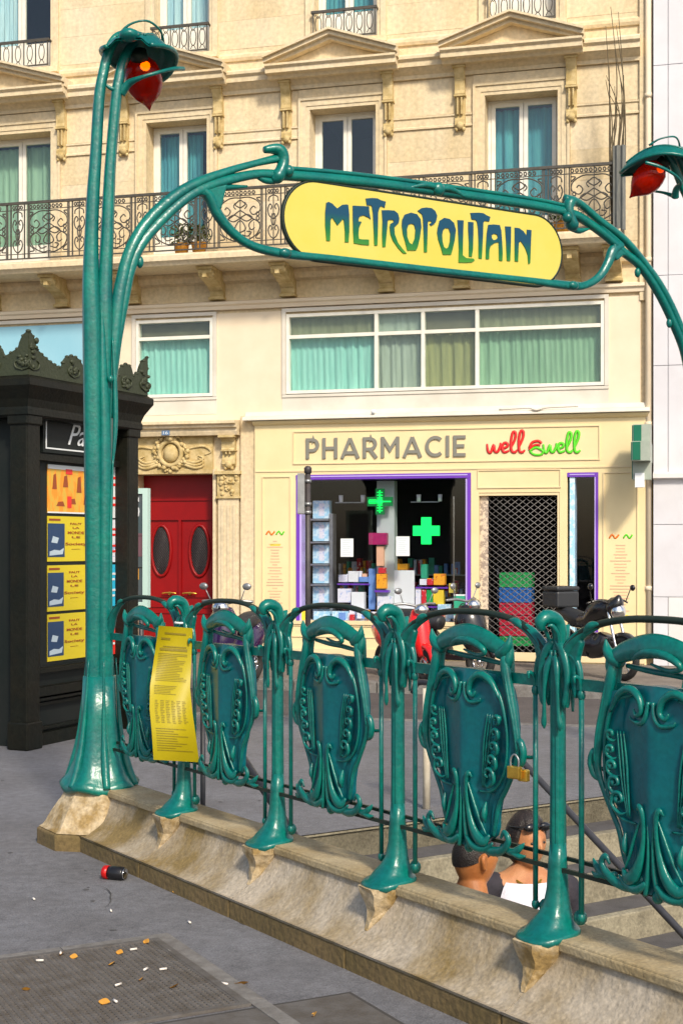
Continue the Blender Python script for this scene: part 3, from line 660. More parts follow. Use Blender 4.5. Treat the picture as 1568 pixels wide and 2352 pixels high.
# the red door
dy = .30
b = MB(); b.box(xd0+.003, xd1-.003, dy, dy+.06, 0.02, ZD-.003); door = b.build('door', 'red_door', B)
b = MB(); zt = fp(415, 1190, -.3)[1]; zo = fp(415, 1265, -.3)[1]; xa_, xb_ = fu(340, -dy), fu(491, -dy); xm = (xa_+xb_)/2
b.box(xd0+.003, xd1-.003, dy-.03, dy-.001, zt-.03, zt+.03); b.box(xm-.02, xm+.02, dy-.035, dy-.001, .03, zt-.03)
b.box(xd0+.003, xd1-.003, dy-.02, dy-.001, fp(415, 1150, -.3)[1], fp(415, 1146, -.3)[1])
for s in (-1, 1):
    xc = xm+s*(xb_-xa_)*.29
    b.tube([(xc+.155*math.cos(t), dy-.01, zo+.38*math.sin(t)) for t in [j*math.pi/10 for j in range(20)]], .025, 6, 1, ref=(0, 1, 0), closed=True)
    for (h0, h1) in ((.12, .62), (.68, .86)):
        b.box(xc-.24, xc+.24, dy-.018, dy-.001, h0, h0+.03); b.box(xc-.24, xc+.24, dy-.018, dy-.001, h1-.03, h1); b.box(xc-.24, xc-.21, dy-.018, dy-.001, h0+.03, h1-.03); b.box(xc+.21, xc+.24, dy-.018, dy-.001, h0+.03, h1-.03)
b.build('door_moulding', 'red_door', door)
for s in (-1, 1):
    xc = xm+s*(xb_-xa_)*.29
    pl = [(xc+.15*math.cos(t), zo+.37*math.sin(t)) for t in [j*math.pi/12 for j in range(24)]]
    og = MB().plate(pl, dy-.006, dy-.0015).build('oval_grille', 'dark_in', door)
    g = MB(); st = .042
    for k in range(-14, 15):
        for sg in (1, -1):
            pts = []
            for j in range(-40, 41):
                u_ = j*.01; X = u_+0; Zr = sg*u_*1.3+k*st
                if (X/.15)**2+(Zr/.37)**2 < 1: pts.append((xc+X, dy-.012, zo+Zr))
            if len(pts) > 2: g.tube([pts[0], pts[-1]], .004, 4, spline=False)
    tag(g.build('grille_wire', 'door_grille', og), kind='stuff')
    xh = xm+s*.16; zh = fp(415, 1363, -dy)[1]
    b = MB(); b.tube([(xh-.11, dy-.05, zh), (xh-.05, dy-.065, zh+.01), (xh+.05, dy-.065, zh+.01), (xh+.11, dy-.05, zh)], .012, 6); b.ball((xh, dy-.03, zh), .03, 8, 6)
    b.build('letter_handle', 'brass', door)

# ================================================================== pharmacy shopfront
S = empty('pharmacy_shopfront', MF, 'cream pharmacy shopfront with grey PHARMACIE lettering and purple edged display window', 'shopfront')
YS = -.10
zs_sign0, zs_sign1 = fp(1000, 1062, .1)[1], fp(1000, 984, .1)[1]
zw0, zw1 = fp(900, 1428, .1)[1], fp(900, 1088, .1)[1]
xw0, xw1 = fu(680, .1), fu(1081, .1)
xg0, xg1 = fu(1099, .1), fu(1284, .1); zg1 = fp(1190, 1131, .1)[1]
xn0, xn1 = fu(1302, .1), fu(1373, .1); zn1 = fp(1337, 1085, .1)[1]; zn0 = .35
sops = [(xw0, xw1, zw0, zw1), (xg0, xg1, -.5, zg1), (xn0, xn1, zn0, zn1)]
b = MB(); wall(b, SHX0, SHX1, .0, ZS1, sops, YS, -.002); b.build('fascia_board', 'shop', S)
b = MB(); b.prof([(YS, ZS1-.05), (YS-.03, ZS1-.04), (YS-.06, ZS1-.01), (YS-.06, ZS1+.012), (YS, ZS1+.012)], SHX0-.02, SHX1+.02); b.build('crown_moulding', 'shop', S)
xs0, xs1 = fu(673, .1), fu(1377, .1)
def beadframe(b, x0, x1, z0, z1, w=.015, d=.015, y=YS):
    b.box(x0, x1, y-d, y-.001, z0, z0+w); b.box(x0, x1, y-d, y-.001, z1-w, z1); b.box(x0, x0+w, y-d, y-.001, z0+w, z1-w); b.box(x1-w, x1, y-d, y-.001, z0+w, z1-w)
b = MB(); beadframe(b, xs0, xs1, zs_sign0, zs_sign1)
b.box(SHX0+.02, SHX1-.02, YS-.012, YS-.001, zw1+.045, zw1+.065)
for (p0, p1) in ((602, 668), (1384, 1464)): beadframe(b, fu(p0, .1), fu(p1, .1), .32, fp(800, 1092, .1)[1])
beadframe(b, xg0-.02, xg1+.02, zg1+.06, fp(1190, 1078, .1)[1]); beadframe(b, xw0-.07, xw1+.07, .3, zw0-.06)
b.box(xw0-.05, xw1+.05, YS-.03, YS-.001, zw0-.05, zw0-.005)
b.box(SHX0+.02, SHX1-.02, YS-.02, YS-.001, .02, .14)
b.build('bead_moulding', 'shop_d', S)
# lettering
def ribbon(b, pts, w, y0, y1):
    P = [Vector((x, z)) for x, z in pts]; L, Rr = [], []
    for i, p in enumerate(P):
        d1 = (P[i]-P[i-1]).normalized() if i else (P[1]-P[0]).normalized(); d2 = (P[i+1]-P[i]).normalized() if i+1 < len(P) else d1
        n1 = Vector((-d1.y, d1.x)); n2 = Vector((-d2.y, d2.x)); n_ = (n1+n2).normalized(); k = w/2/max(.35, n_.dot(n1)); L.append(p+n_*k); Rr.append(p-n_*k)
    b.plate([(v.x, v.y) for v in L+Rr[::-1]], y0, y1)
arc = lambda cx_, cz, rx, rz, a0, a1, n=12: [(cx_+rx*math.cos(math.radians(a0+(a1-a0)*i/n)), cz+rz*math.sin(math.radians(a0+(a1-a0)*i/n))) for i in range(n+1)]
GLY = {'P': (.62, [[(.08, 0), (.08, 1)], [(.0, .92), (.32, .92)]+arc(.32, .66, .24, .26, 90, -90)+[(.08, .40)]]),
 'H': (.72, [[(.08, 0), (.08, 1)], [(.64, 0), (.64, 1)], [(.1, .5), (.62, .5)]]),
 'A': (.86, [[(.05, 0), (.43, .96)], [(.81, 0), (.43, .96)], [(.2, .26), (.66, .26)]]),
 'R': (.68, [[(.08, 0), (.08, 1)], [(.0, .92), (.34, .92)]+arc(.34, .67, .25, .25, 90, -90)+[(.08, .42)], [(.34, .42), (.64, 0)]]),
 'M': (.86, [[(.08, 0), (.08, 1)], [(.78, 0), (.78, 1)], [(.08, .95), (.43, .38), (.78, .95)]]),
 'C': (.76, [arc(.46, .5, .38, .42, 48, 312, 20)]), 'I': (.18, [[(.09, 0), (.09, 1)]]),
 'E': (.60, [[(.08, 0), (.08, 1)], [(.0, .92), (.56, .92)], [(.08, .5), (.50, .5)], [(.0, .08), (.56, .08)]])}
tw = sum(GLY[c][0] for c in 'PHARMACIE')+.17*8; lx0, lx1 = fp(703, 1000, .1)[0], fp(1071, 1000, .1)[0]; lz0, lz1 = fp(900, 1051, .1)[1], fp(900, 1003, .1)[1]; sx_ = (lx1-lx0)/tw; pen = lx0
for ch in 'PHARMACIE':
    b = MB()
    for q_, st in enumerate(GLY[ch][1]): ribbon(b, [(pen+x*sx_, lz0+z*(lz1-lz0)) for x, z in st], .046, YS-.022-.0006*q_, YS-.002)
    b.build('letter', 'grey_let', S); pen += (GLY[ch][0]+.17)*sx_
MT['sc_red'] = mat('red_script', (.72, .02, .02), .4); MT['sc_green'] = mat('green_script', (.10, .62, .02), .4); MT['sc_or'] = mat('orange_script', (.85, .20, .02), .4)
def script(b, px0, sc, flip=False):
    def P(x, y): u_, z_ = fp(px0+x*sc, 1040-y*sc, .1); return (u_, YS-.012, z_)
    K = [[(0, 16), (2, 3), (7, 1), (12, 14), (14, 3), (19, 2), (24, 12), (24, 18)],
         [(26, 7), (36, 11), (36, 17), (30, 17), (27, 8), (31, 1), (40, 4)],
         [(41, 5), (50, 24), (51, 36), (46, 36), (43, 20), (44, 4), (50, 1), (54, 5)],
         [(55, 5), (64, 26), (65, 38), (60, 38), (57, 22), (58, 4), (63, 1), (68, 5)]]
    for st in K: b.tube([P(*p) for p in st], [.012]+[.019]*(len(st)-2)+[.012], 6, 5, ref=(0, 1, 0), flat=.4)
sb = MB(); script(sb, 1118, 1.28); sb.build('script_lettering', 'sc_red', S)
sb = MB(); script(sb, 1247, 1.25); sb.build('script_lettering', 'sc_green', S)
def P2(x, y): u_, z_ = fp(x, y, .1); return (u_, YS-.012, z_)
b = MB(); b.tube([P2(1215, 1028), (P2(1222, 1016)), P2(1236, 1013), P2(1243, 1018)], .018, 6, 5, ref=(0, 1, 0), flat=.4); b.tube([P2(1214, 1033), P2(1226, 1023), P2(1240, 1022)], .016, 6, 5, ref=(0, 1, 0), flat=.4); b.build('ampersand', 'sc_red', S)
b = MB(); b.tube([P2(1216, 1036), P2(1230, 1028), P2(1246, 1036), P2(1242, 1044), P2(1226, 1044), P2(1216, 1036)], .016, 6, 5, ref=(0, 1, 0), flat=.4); b.build('ampersand', 'sc_green', S)
# opening-hours print on both pilasters
MT['hr'] = mat('tan_print', (.62, .40, .26), .6); MT['hy'] = mat('yellow_print', (.70, .58, .08), .6); MT['hp'] = mat('salmon_print', (.80, .45, .28), .6)
for (pa, pb, py, yc) in ((607, 656, 1225, 0), (1393, 1455, 1233, 1)):
    u0, u1 = fu(pa, .1), fu(pb, .1); zt = fp((pa+pb)/2, py, .1)[1]; pn = MB()
    b = MB(); b.tube([(u0+.03, YS-.004, zt-.02), (u0+.07, YS-.004, zt+.03), (u0+.11, YS-.004, zt-.02), (u0+.16, YS-.004, zt+.03)], .012, 5, 4, ref=(0, 1, 0), flat=.2); b.build('small_logo', 'sc_or', S)
    b = MB(); b.tube([(u1-.14, YS-.004, zt-.02), (u1-.10, YS-.004, zt+.03), (u1-.06, YS-.004, zt-.02), (u1-.02, YS-.004, zt+.03)], .012, 5, 4, ref=(0, 1, 0), flat=.2); b.build('small_logo', 'sc_green', S)
    b = MB(); b2 = MB(); rr = random.Random(9+pa)
    for k in range(22):
        z = zt-.12-k*.042; hw = (.35+.6*rr.random())*(u1-u0)/2*(.9 if k % 4 else .5); xc = (u0+u1)/2
        (b2 if k % 5 in (1, 2) else b).box(xc-hw, xc+hw, YS-.004, YS-.001, z, z+.013)
    tag(b.build('opening_hours_print', 'hr', S), kind='stuff'); tag(b2.build('opening_hours_print', 'hp', S), kind='stuff')
    b = MB(); b.box((u0+u1)/2-.1, (u0+u1)/2+.1, YS-.004, YS-.001, zt-1.12, zt-1.05); b.box((u0+u1)/2-.07, (u0+u1)/2+.08, YS-.004, YS-.001, zt-.2+.02, zt-.2+.05) if not yc else None
    tag(b.build('opening_hours_print', 'hy', S), kind='stuff')
# display window
b = MB(); b.box(xw0, xw1, YS-.012, .25, zw1-.07, zw1-.002); b.box(xw0+.002, xw0+.05, YS-.01, .25, zw0, zw1-.072); b.box(xw1-.05, xw1-.002, YS-.01, .25, zw0, zw1-.072)
wf = b.build('window_frame', 'purple', S)
b = MB(); b.box(xw0+.05, xw1-.05, YS-.018, YS-.0125, zw1-.035, zw1-.02); b.box(xw0+.052, xw0+.075, YS-.0, .2, zw0, zw1-.08); b.box(xw1-.075, xw1-.052, YS, .2, zw0, zw1-.08); b.build('light_strip', 'lilac', wf)
MB().box(xw0+.05, xw1-.05, YS+.03, YS+.036, zw0, zw1-.072).build('shop_pane', 'glass_d', S)
b = MB(); R0, R1 = SHX0+.27, SHX1-.33
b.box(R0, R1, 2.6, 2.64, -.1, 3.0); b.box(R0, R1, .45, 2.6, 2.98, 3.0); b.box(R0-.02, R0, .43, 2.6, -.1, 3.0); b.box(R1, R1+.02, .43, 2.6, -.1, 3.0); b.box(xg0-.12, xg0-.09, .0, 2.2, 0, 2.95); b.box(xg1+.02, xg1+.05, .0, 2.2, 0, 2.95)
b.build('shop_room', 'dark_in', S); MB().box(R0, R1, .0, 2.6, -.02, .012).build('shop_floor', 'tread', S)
MB().box(xw0-.05, xw1+.02, .0, 1.0, zw0-.06, zw0-.003).build('display_shelf', 'whitep', S)
b = MB(); rq = random.Random(8)
for zq in (.45, .8, 1.15): b.box(xw0, xw1+.1, 2.2, 2.55, zq-.02, zq)
tag(b.build('back_shelf', 'steel', S), kind='stuff')
for mq in ('obox', 'bbox', 'gbox', 'wbox', 'rbox'):
    b = MB()
    for k in range(26): x = rq.uniform(xw0, xw1); zq = rq.choice((.45, .8, 1.15)); w_ = rq.uniform(.03, .09); b.box(x, x+w_, 2.2+rq.random()*.1, 2.42, zq+.001, zq+rq.uniform(.08, .26))
    tag(b.build('back_shelf_goods', mq, S), kind='stuff')
MT['pgrey'] = mat('pale_grey_column', (.50, .56, .54), .5, col2=(.44, .50, .48), nscale=3)
yc = .30; u0, u1 = fu(865, -yc), fu(905, -yc); MB().box(u0, u1, yc, yc+.2, zw0, zw1-.08).build('display_column', 'pgrey', S)
b = MB(); x = fu(1127, -.05); b.box(fu(1040, -.3), fu(1043, -.3), .3, .32, zw0, fp(1040, 1140, -.3)[1]); b.build('display_rod', 'chrome', S)
b = MB(); uu = fu(728, -.35)
for k, py in enumerate((1194, 1246, 1297, 1343, 1394)):
    z = fp(735, py, -.35)[1]; b.box(fu(700, -.35), fu(760, -.35), .2, .6, z-.012, z+.012)
b.box(fu(758, -.35), fu(766, -.35), .3, .5, zw0, fp(735, 1180, -.35)[1]); b.build('display_rack', 'steel', S)
for (pa, pb) in ((790, 818), (963, 990)):      # ceiling spots on short rails
    b = MB(); z0 = fp(900, 1150, -.4)[1]; b.box(fu(pa-20, -.4), fu(pb+18, -.4), .39, .41, z0-.03, z0-.015)
    b.build('spot_rail', 'steel', S)
for px in (816-33, 833, 960+1, 1010):
    z0 = fp(900, 1150, -.4)[1]; MB().lathe([(.028, 0), (.034, .1)], (fu(px, -.4), .4, z0-.015), 10).build('spot_lamp', 'white', S)
def plus(cx_, cz, r, w): return [(cx_-w, cz-r), (cx_+w, cz-r), (cx_+w, cz-w), (cx_+r, cz-w), (cx_+r, cz+w), (cx_+w, cz+w), (cx_+w, cz+r), (cx_-w, cz+r), (cx_-w, cz+w), (cx_-r, cz+w), (cx_-r, cz-w), (cx_-w, cz-w)]
xc, zc = fp(872, 1152, -.12); lc = MB().plate(plus(xc, zc, .185, .065), .12, .15).build('led_cross', 'em_dgreen', S)
b = MB()
for s in (1, -1):
    b.box(xc-.008, xc+.008, .112, .119, zc+s*.02, zc+s*.16)
    for k in (.05, .09, .13): b.box(xc-.04, xc+.04, .112, .119, zc+s*k-.006, zc+s*k+.006)
    b.box(xc+s*.02, xc+s*.16, .1125, .1185, zc-.008, zc+.008)
for k in range(3): b.tube([(xc-.07-.035*k+.02*math.cos(t), .115, zc+.03*math.sin(t)) for t in [j*math.pi/4 for j in range(8)]], .005, 4, 1, ref=(0, 1, 0), closed=True)
b.box(xc-.04, xc+.04, .111, .1125, zc-.03, zc+.03); b.build('led_pattern', 'em_green', lc)
xc, zc = fp(978, 1219, -.12); MB().plate(plus(xc, zc, .19, .07), .12, .15).build('lit_cross', 'em_green', S)
# door bay: lattice grille, side strip, transom
b = MB(); b.box(xg0+.002, xg0+.12, -.02, .0, 0, zg1-.003); MT['mosaic'] = mat('speckled_poster_strip', (.30, .24, .20), .6, col2=(.62, .52, .40), nscale=22, detail=3, lo=.45, hi=.55)
b.build('patterned_strip', 'mosaic', S)
b = MB(); b.box(xg0, xg1, YS+.01, .1, zg1-.04, zg1-.002); b.box(xg1-.03, xg1-.002, YS+.01, .1, 0, zg1-.04); gr = b.build('grille_frame', 'shop_d', S)
MT['lattice'] = mat('dull_grille_wire', (.20, .19, .18), .6, col2=(.14, .13, .125), nscale=20); g = MB(); gx0, gx1, gz0, gz1 = xg0+.12, xg1-.03, .03, zg1-.05; st = .128; sl_ = .78
wpx = (gx1-gx0)
k = -30
def clip(xa, za, m):  # line z = za + m (x-xa), clip to the box
    pts = []
    for X in (gx0, gx1):
        Z = za+m*(X-xa)
        if gz0 <= Z <= gz1: pts.append((X, Z))
    for Z in (gz0, gz1):
        X = xa+(Z-za)/m
        if gx0 < X < gx1: pts.append((X, Z))
    return pts[:2] if len(pts) >= 2 else None
for k in range(-20, 40):
    for m in (sl_, -sl_):
        q = clip(gx0, gz0+k*.082, m)
        if q: g.bar((q[0][0], -.03+.006*(m > 0), q[0][1]), (q[1][0], -.03+.006*(m > 0), q[1][1]), .0055, 4)
tag(g.build('lattice_grille', 'lattice', gr), kind='stuff')
# narrow window
b = MB(); b.box(xn0, xn1, YS-.01, .2, zn1-.06, zn1-.002); b.box(xn1-.035, xn1-.002, YS-.008, .2, zn0, zn1-.062); nf = b.build('narrow_window_frame', 'purple', S)
b = MB(); b.box(xn0+.03, xn0+.10, YS+.01, .2, zn0, zn1-.062); b.build('pale_blue_jamb', 'pbox', nf)
b = MB(); b.box(xn1-.05, xn1-.036, YS-.009, .15, zn0, zn1-.062); b.box(xn0+.03, xn1-.05, YS-.016, YS-.0105, zn1-.035, zn1-.022); b.build('light_strip', 'lilac', nf)
MB().box(xn0+.03, xn1-.05, YS+.03, YS+.035, zn0, zn1-.06).build('narrow_pane', 'glass_d', nf)
# posters on the glass
def sheet(name, pa, pb, ya, yb, off, m, par, label=None, th=.004):
    u0, z1 = fp(pa, ya, off); u1, z0 = fp(pb, yb, off); o = MB().box(u0, u1, -off, -off+th, z0, z1).build(name, m, par)
    if label: o['label'] = label
    return o, u0, u1, z0, z1
for (pa, pb, ya, yb) in ((782, 811, 1237, 1279), (909, 940, 1232, 1277)):
    o, u0, u1, z0, z1 = sheet('paper_notice', pa, pb, ya, yb, .078, 'white', S)
    b = MB()
    for k in range(8): b.box(u0+.03, u1-.03-(k % 3)*.02, -.0795, -.0785, z1-.03-k*.028, z1-.024-k*.028)
    tag(b.build('print_lines', 'p_grey', o), kind='stuff')
o, u0, u1, z0, z1 = sheet('green_card', 1042, 1081, 1365, 1422, .078, 'gbox', S)
b = MB(); b.box(u0, u1, -.0805, -.0785, z0, z0+.05); b.box(u0, u1, -.0805, -.0785, z1-.02, z1); b.build('white_band', 'white', o)
b = MB(); xc = (u0+u1)/2; zc = (z0+z1)/2; b.tube([(xc+.045, -.081, zc+.03), (xc, -.081, zc+.045), (xc-.04, -.081, zc), (xc, -.081, zc-.04), (xc+.04, -.081, zc-.02)], .008, 5, 5, ref=(0, 1, 0), flat=.2); b.build('emblem', 'black', o)
o, *_ = sheet('yellow_card', 685, 702, 1399, 1424, .078, 'ybox', S)

# goods in the display window
def good(name, px0, px1, py0, py1, y, m, label, cat, depth=.14, group='goods in the pharmacy window'):
    u0, z1 = fp(px0, py0, -y); u1, z0 = fp(px1, py1, -y)
    b = MB(); w, h = u1-u0, z1-z0; b.box(-w/2, w/2, 0, depth, 0, h); o = b.build(name, m, bevel=.004)
    o.matrix_world = MF @ Matrix.Translation(((u0+u1)/2, y, z0)); tag(o, label, cat, group); return o, w, h
ordn = ['topmost', 'second', 'third', 'fourth', 'fifth', 'lowest']
for i, (ya, yb) in enumerate(((1150, 1191), (1199, 1243), (1251, 1294), (1300, 1340), (1347, 1391), (1399, 1425))):
    o, w, h = good('carton', 718, 756, ya, yb, .32, 'pbox', f'pale blue carton on the rack at the left of the pharmacy window, {ordn[i]} of six' if i else 'pale blue carton topmost on the rack at the left of the pharmacy window', 'box')
    MB().box(-w*.12, w*.2, -.003, -.0005, h*.15, h*.85).build('printed_label', 'wbox', o)
GL = [('carton', 846, 894-7, 1224, 1251, .16, 'mbox', 'magenta carton high on the pale column in the pharmacy window'),
 ('carton', 864, 880, 1254, 1300, .2, 'hp', 'narrow beige carton below the magenta one on the window column'),
 ('carton', 864, 886, 1318, 1352, .2, 'obox', 'orange carton halfway up the window column'),
 ('carton', 868, 884, 1304, 1317, .2, 'rbox', 'small red carton above the orange one on the column'),
 ('carton', 777, 798, 1320, 1337, .3, 'wbox', 'lilac carton on the upper purple shelf, leftmost in the window'),
 ('carton', 799, 822, 1312, 1337, .3, 'white', 'taller white carton on the upper purple shelf'),
 ('carton', 824, 845, 1325, 1337, .3, 'bbox', 'low blue carton at the right end of the upper purple shelf'),
 ('display_board', 846, 862, 1306, 1400, .34, 'bbox', 'tall blue display board left of the window column'),
 ('carton', 775, 805, 1352, 1384, .3, 'wbox', 'wide white carton on the lower shelf by the blue rack'),
 ('carton', 806, 836, 1360, 1400, .28, 'white', 'white carton in the middle of the lower shelf'),
 ('carton', 716+4, 757, 1426-22, 1427, .18, 'pbox', 'flat pale blue carton on the sill in front of the rack'),
 ('carton', 762, 800, 1404, 1427, .2, 'pbox', 'flat cyan and white carton on the sill, left of centre'),
 ('carton', 802, 842, 1399, 1427, .2, 'wbox', 'flat white carton on the sill at the centre left'),
 ('display_board', 904, 951, 1310, 1400, .3, 'white', 'large white display panel right of the window column'),
 ('carton', 866, 900, 1370, 1427, .22, 'wbox', 'white upright carton at the foot of the window column'),
 ('carton', 953, 966, 1350, 1395, .3, 'wbox', 'slim white carton beside the large white panel'),
 ('carton', 995, 1021, 1318, 1344, .3, 'obox', 'bright orange carton on the upper right shelf'),
 ('carton', 980, 994, 1330, 1344, .3, 'rbox', 'red carton left of the orange one on the upper right shelf'),
 ('carton', 963, 979, 1330, 1344, .3, 'wbox', 'small white carton at the left end of the upper right shelf'),
 ('carton', 967, 978, 1355, 1388, .3, 'rbox', 'narrow red carton on the lower right shelf'),
 ('carton', 979, 993, 1355, 1388, .3, 'crate_g', 'narrow green carton on the lower right shelf'),
 ('carton', 994, 1018, 1355, 1388, .3, 'ybox', 'square yellow carton on the lower right shelf'),
 ('carton', 1030, 1046, 1340, 1362, .3, 'hy', 'pale yellow tin near the thin rod at the window right'),
 ('carton', 975, 1000, 1404, 1427, .22, 'rbox', 'dark red packet lying on the sill at the right'),
 ('carton', 925, 970, 1398, 1427, .24, 'wbox', 'low white carton on the sill below the white panel'),
 ('carton', 1004, 1034, 1388, 1427, .24, 'pbox', 'pale carton on the sill beside the green card'),
 ('carton', 966, 980, 1296, 1329, .45, 'gbox', 'dark green bottle shaped pack at the back of the upper right shelf'),
 ('carton', 912, 936, 1295, 1309, .6, 'obox', 'brown orange box far back behind the white panel')]
for n_, a, c, ya, yb, y, m, lab in GL: good(n_, a, c, ya, yb, y, m, lab, 'display board' if n_ != 'carton' else 'box', depth=.03 if n_ != 'carton' else .12)
rg = random.Random(31)
for k in range(34):
    if k < 20: a = rg.choice([rg.uniform(762, 860), rg.uniform(905, 1030)]); w_ = rg.uniform(9, 22); yb = 1427-rg.choice([0, 0, 6]); h_ = rg.uniform(10, 26); yy = rg.uniform(.10, .26)
    elif k < 28: a = rg.uniform(957, 1010); w_ = rg.uniform(5, 11); yb = rg.choice([1344, 1388]); h_ = rg.uniform(10, 24); yy = .36
    else: a = rg.uniform(776, 838); w_ = rg.uniform(6, 12); yb = rg.choice([1337, 1384]); h_ = rg.uniform(9, 26); yy = .40
    good('carton', a, a+w_, yb-h_, yb, yy, rg.choice(['wbox', 'pbox', 'white', 'wbox', 'pbox', 'bbox', 'rbox', 'obox', 'hp', 'wbox']), 'small packet among the crowded goods along the bottom of the pharmacy window', 'box', depth=.07, group='small packets in the pharmacy window')
for (pa, pb, py) in ((775, 848, 1340), (775, 812, 1388), (955, 1028, 1348), (955, 1022, 1392)):
    u0, z = fp(pa, py, -.3); u1 = fu(pb, -.3); MB().box(u0, u1, .28, .5, z-.02, z).build('purple_shelf', 'purple', S)
b = MB(); u0, z = fp(880, 1355, -.3)
MB().box(u0-.1, u0+.1, .17, .32, z-.03, z).build('purple_shelf', 'purple', S)

# crates behind the grille
def crate(px0, px1, py0, py1, y, m, lab):
    u0, z1 = fp(px0, py0, -y); u1, z0 = fp(px1, py1, -y); w, h = u1-u0, z1-z0-.004; d = .36; b = MB(); t = .015
    b.box(-w/2, w/2, 0, d, 0, t); b.box(-w/2, w/2, 0, t, h-.03, h); b.box(-w/2, w/2, d-t, d, t, h); b.box(-w/2, -w/2+t, t, d-t, t, h); b.box(w/2-t, w/2, t, d-t, t, h)
    b.box(-w/2, w/2, 0, t, t, t+.03); n = 9
    for k in range(n+1):
        x = -w/2+(w-.02)*k/n; b.box(x, x+.02, .001, t, t+.03, h-.03)
    b.box(-w/2, w/2, .012, .02, .03, h-.035)
    o = b.build('crate', m, mw=MF @ Matrix.Translation(((u0+u1)/2, y, z0))); tag(o, lab, 'crate', 'plastic crates stacked behind the pharmacy grille'); return o
ys = [1315, 1349, 1384, 1413, 1437, 1461, 1484]
cl = [('crate_g', 'bright green crate topmost of the stack behind the grille'), ('crate_b', 'blue crate between the green and the red crates of the stack'),
      ('crate_r', 'uppermost red crate, right below the blue one'), ('crate_r', 'second red crate down in the stack behind the grille'), ('crate_r', 'lowest red crate, resting on the bottom green one'), ('crate_g', 'green crate at the very bottom of the stack')]
for i, (m, lab) in enumerate(cl): crate(1146, 1219, ys[i], ys[i+1], .12, m, lab)
fz = MB()
# blade cross sign
X = empty('pharmacy_cross_sign', MF @ Matrix.Translation((fu(1480, .1), -.1, fp(1478, 1042, .3)[1])), 'projecting green and grey cross sign at the right end of the pharmacy', 'sign')
r_, w_ = .36, .125
pl = plus(-0.0, 0, r_, w_)
b = MB(); vs = [(0, y, z) for y, z in pl]
n = len(pl)
b.add([(-.13, y-.45, z) for y, z in pl]+[(.10, y-.45, z) for y, z in pl], [(i, (i+1) % n, n+(i+1) % n, n+i) for i in range(n)]+[tuple(range(n)), tuple(range(n, 2*n))]); b.build('cross_case', 'cross_grey', X)
p2 = plus(0, 0, r_-.01, w_-.01)
b = MB(); b.add([(-.142, y-.45, z) for y, z in p2]+[(-.131, y-.45, z) for y, z in p2], [(i, (i+1) % n, n+(i+1) % n, n+i) for i in range(n)]+[tuple(range(n)), tuple(range(n, 2*n))]); b.build('cross_face', 'cross_green', X)
b = MB()
ys_ = sorted(set(y for y, z in pl))
b.box(-.12, -.02, -.45-w_-.012, -.45-w_-.001, w_+.01, r_-.01); b.box(-.12, -.02, -.45-r_-.012, -.45-r_-.001, -w_+.01, w_-.01); b.build_each('cross_edge', 'cross_green', X)
b = MB(); b.bar((-.03, -.12, 0), (-.03, .05, 0), .02); b.box(-.06, 0, -.02, 0, -.1, .1); b.build('bracket', 'steel', X)
b = MB(); b.box(-.10, .02, -.62, -.46, -r_-.10, -w_-.15); b.build('lower_light_box', 'white', X)

# drain pipe and side strip between the buildings
b = MB(); x = fu(1489); b.tube([(x, -.08, .1), (x, -.08, 12.3)], .045, 10, spline=False)
for z in (1, 3.2, 5.4, 7.6, 9.8): b.tube([(x, -.08, z), (x, -.08, z+.06)], .055, 10, spline=False)
tag(b.build('drain_pipe', 'render', mw=MF), 'cream drain pipe running down between the stone building and the white one', 'pipe')

# white neighbour
WB = empty('white_building', MF, 'smooth white clad building at the right edge beyond the pharmacy', 'building')
wx0, wx1 = fu(1500)+.0, 14.0; y_ = -.16
MB().box(wx0, wx1, y_+.03, 6, -.5, 12.6).build('wall', 'whiteb', WB)
zs_ = [0, fp(1530, 1370)[1], fp(1530, 1205)[1], fp(1530, 1093, .16)[1], 4.0, 5.2, 6.6, 8.0, 9.4, 10.8, 12.5]
for i, (z0, z1) in enumerate(zip(zs_, zs_[1:])):
    xs = [wx0+.0, fu(1534), 5.6, 6.9, 8.4, 10, 12, wx1] if z1 > 3.6 or i == 0 else [wx0, fu(1620), 6.9, 9.4, wx1]
    for j, (a, c) in enumerate(zip(xs, xs[1:])):
        MB().box(a+.004, c-.004, y_-(.002*((i+j) % 3)), y_+.028, z0+.004, z1-.004).build('wall_panel', ['whiteb', 'whiteb2'][(i*2+j) % 2 if z1 < 3.6 else 0], WB)
MB().prof([(y_, zs_[3]-.05), (y_-.09, zs_[3]-.03), (y_-.09, zs_[3]+.03), (y_, zs_[3]+.05)], wx0, wx1).build('ledge', 'whiteb2', WB)
MT['rust'] = mat('rusty_ochre_wall_patch', (.42, .22, .02), .8, col2=(.55, .38, .08), nscale=7, bump=.4, bscale=30)
b = MB(); b.box(fu(1486), wx0-.006, -.03, -.002, fp(1490, 1365)[1], fp(1490, 1110)[1]); b.build('rusty_strip', 'rust', B)

# canes and privacy screen at the balcony end
b = MB(); rr = random.Random(4); xb = fu(1418, .6)
for k in range(13):
    x = xb+rr.uniform(-.09, .08); t = rr.uniform(-.05, .05); z1 = rr.uniform(7.3, 8.75); zz = zslab1+.1
    b.tube([(x, YB+.2+rr.uniform(-.05, .05), zz), (x+t, YB+.18, zz+.9), (x+t*.2-.05+.1*rr.random(), YB+.2, (zz+z1)/2+.5), (x-.04+rr.uniform(-.1, .1), YB+.15, z1)], [.011, .010, .007, .004], 5, 5)
tag(b.build('cane_bundle', 'cane', mw=MF), 'tall dry canes standing at the right end of the long balcony', 'canes')
b = MB(); b.grid(lambda u, v: (fu(1407, .75)+.16*u, YB+.02+.02*math.sin(u*14), zslab1-.02+1.1*v), 14, 6)
b.grid(lambda u, v: (fu(1407, .75)+.16*u, YB+.03+.02*math.sin(u*14), zslab1-.02+1.1*v), 14, 6)
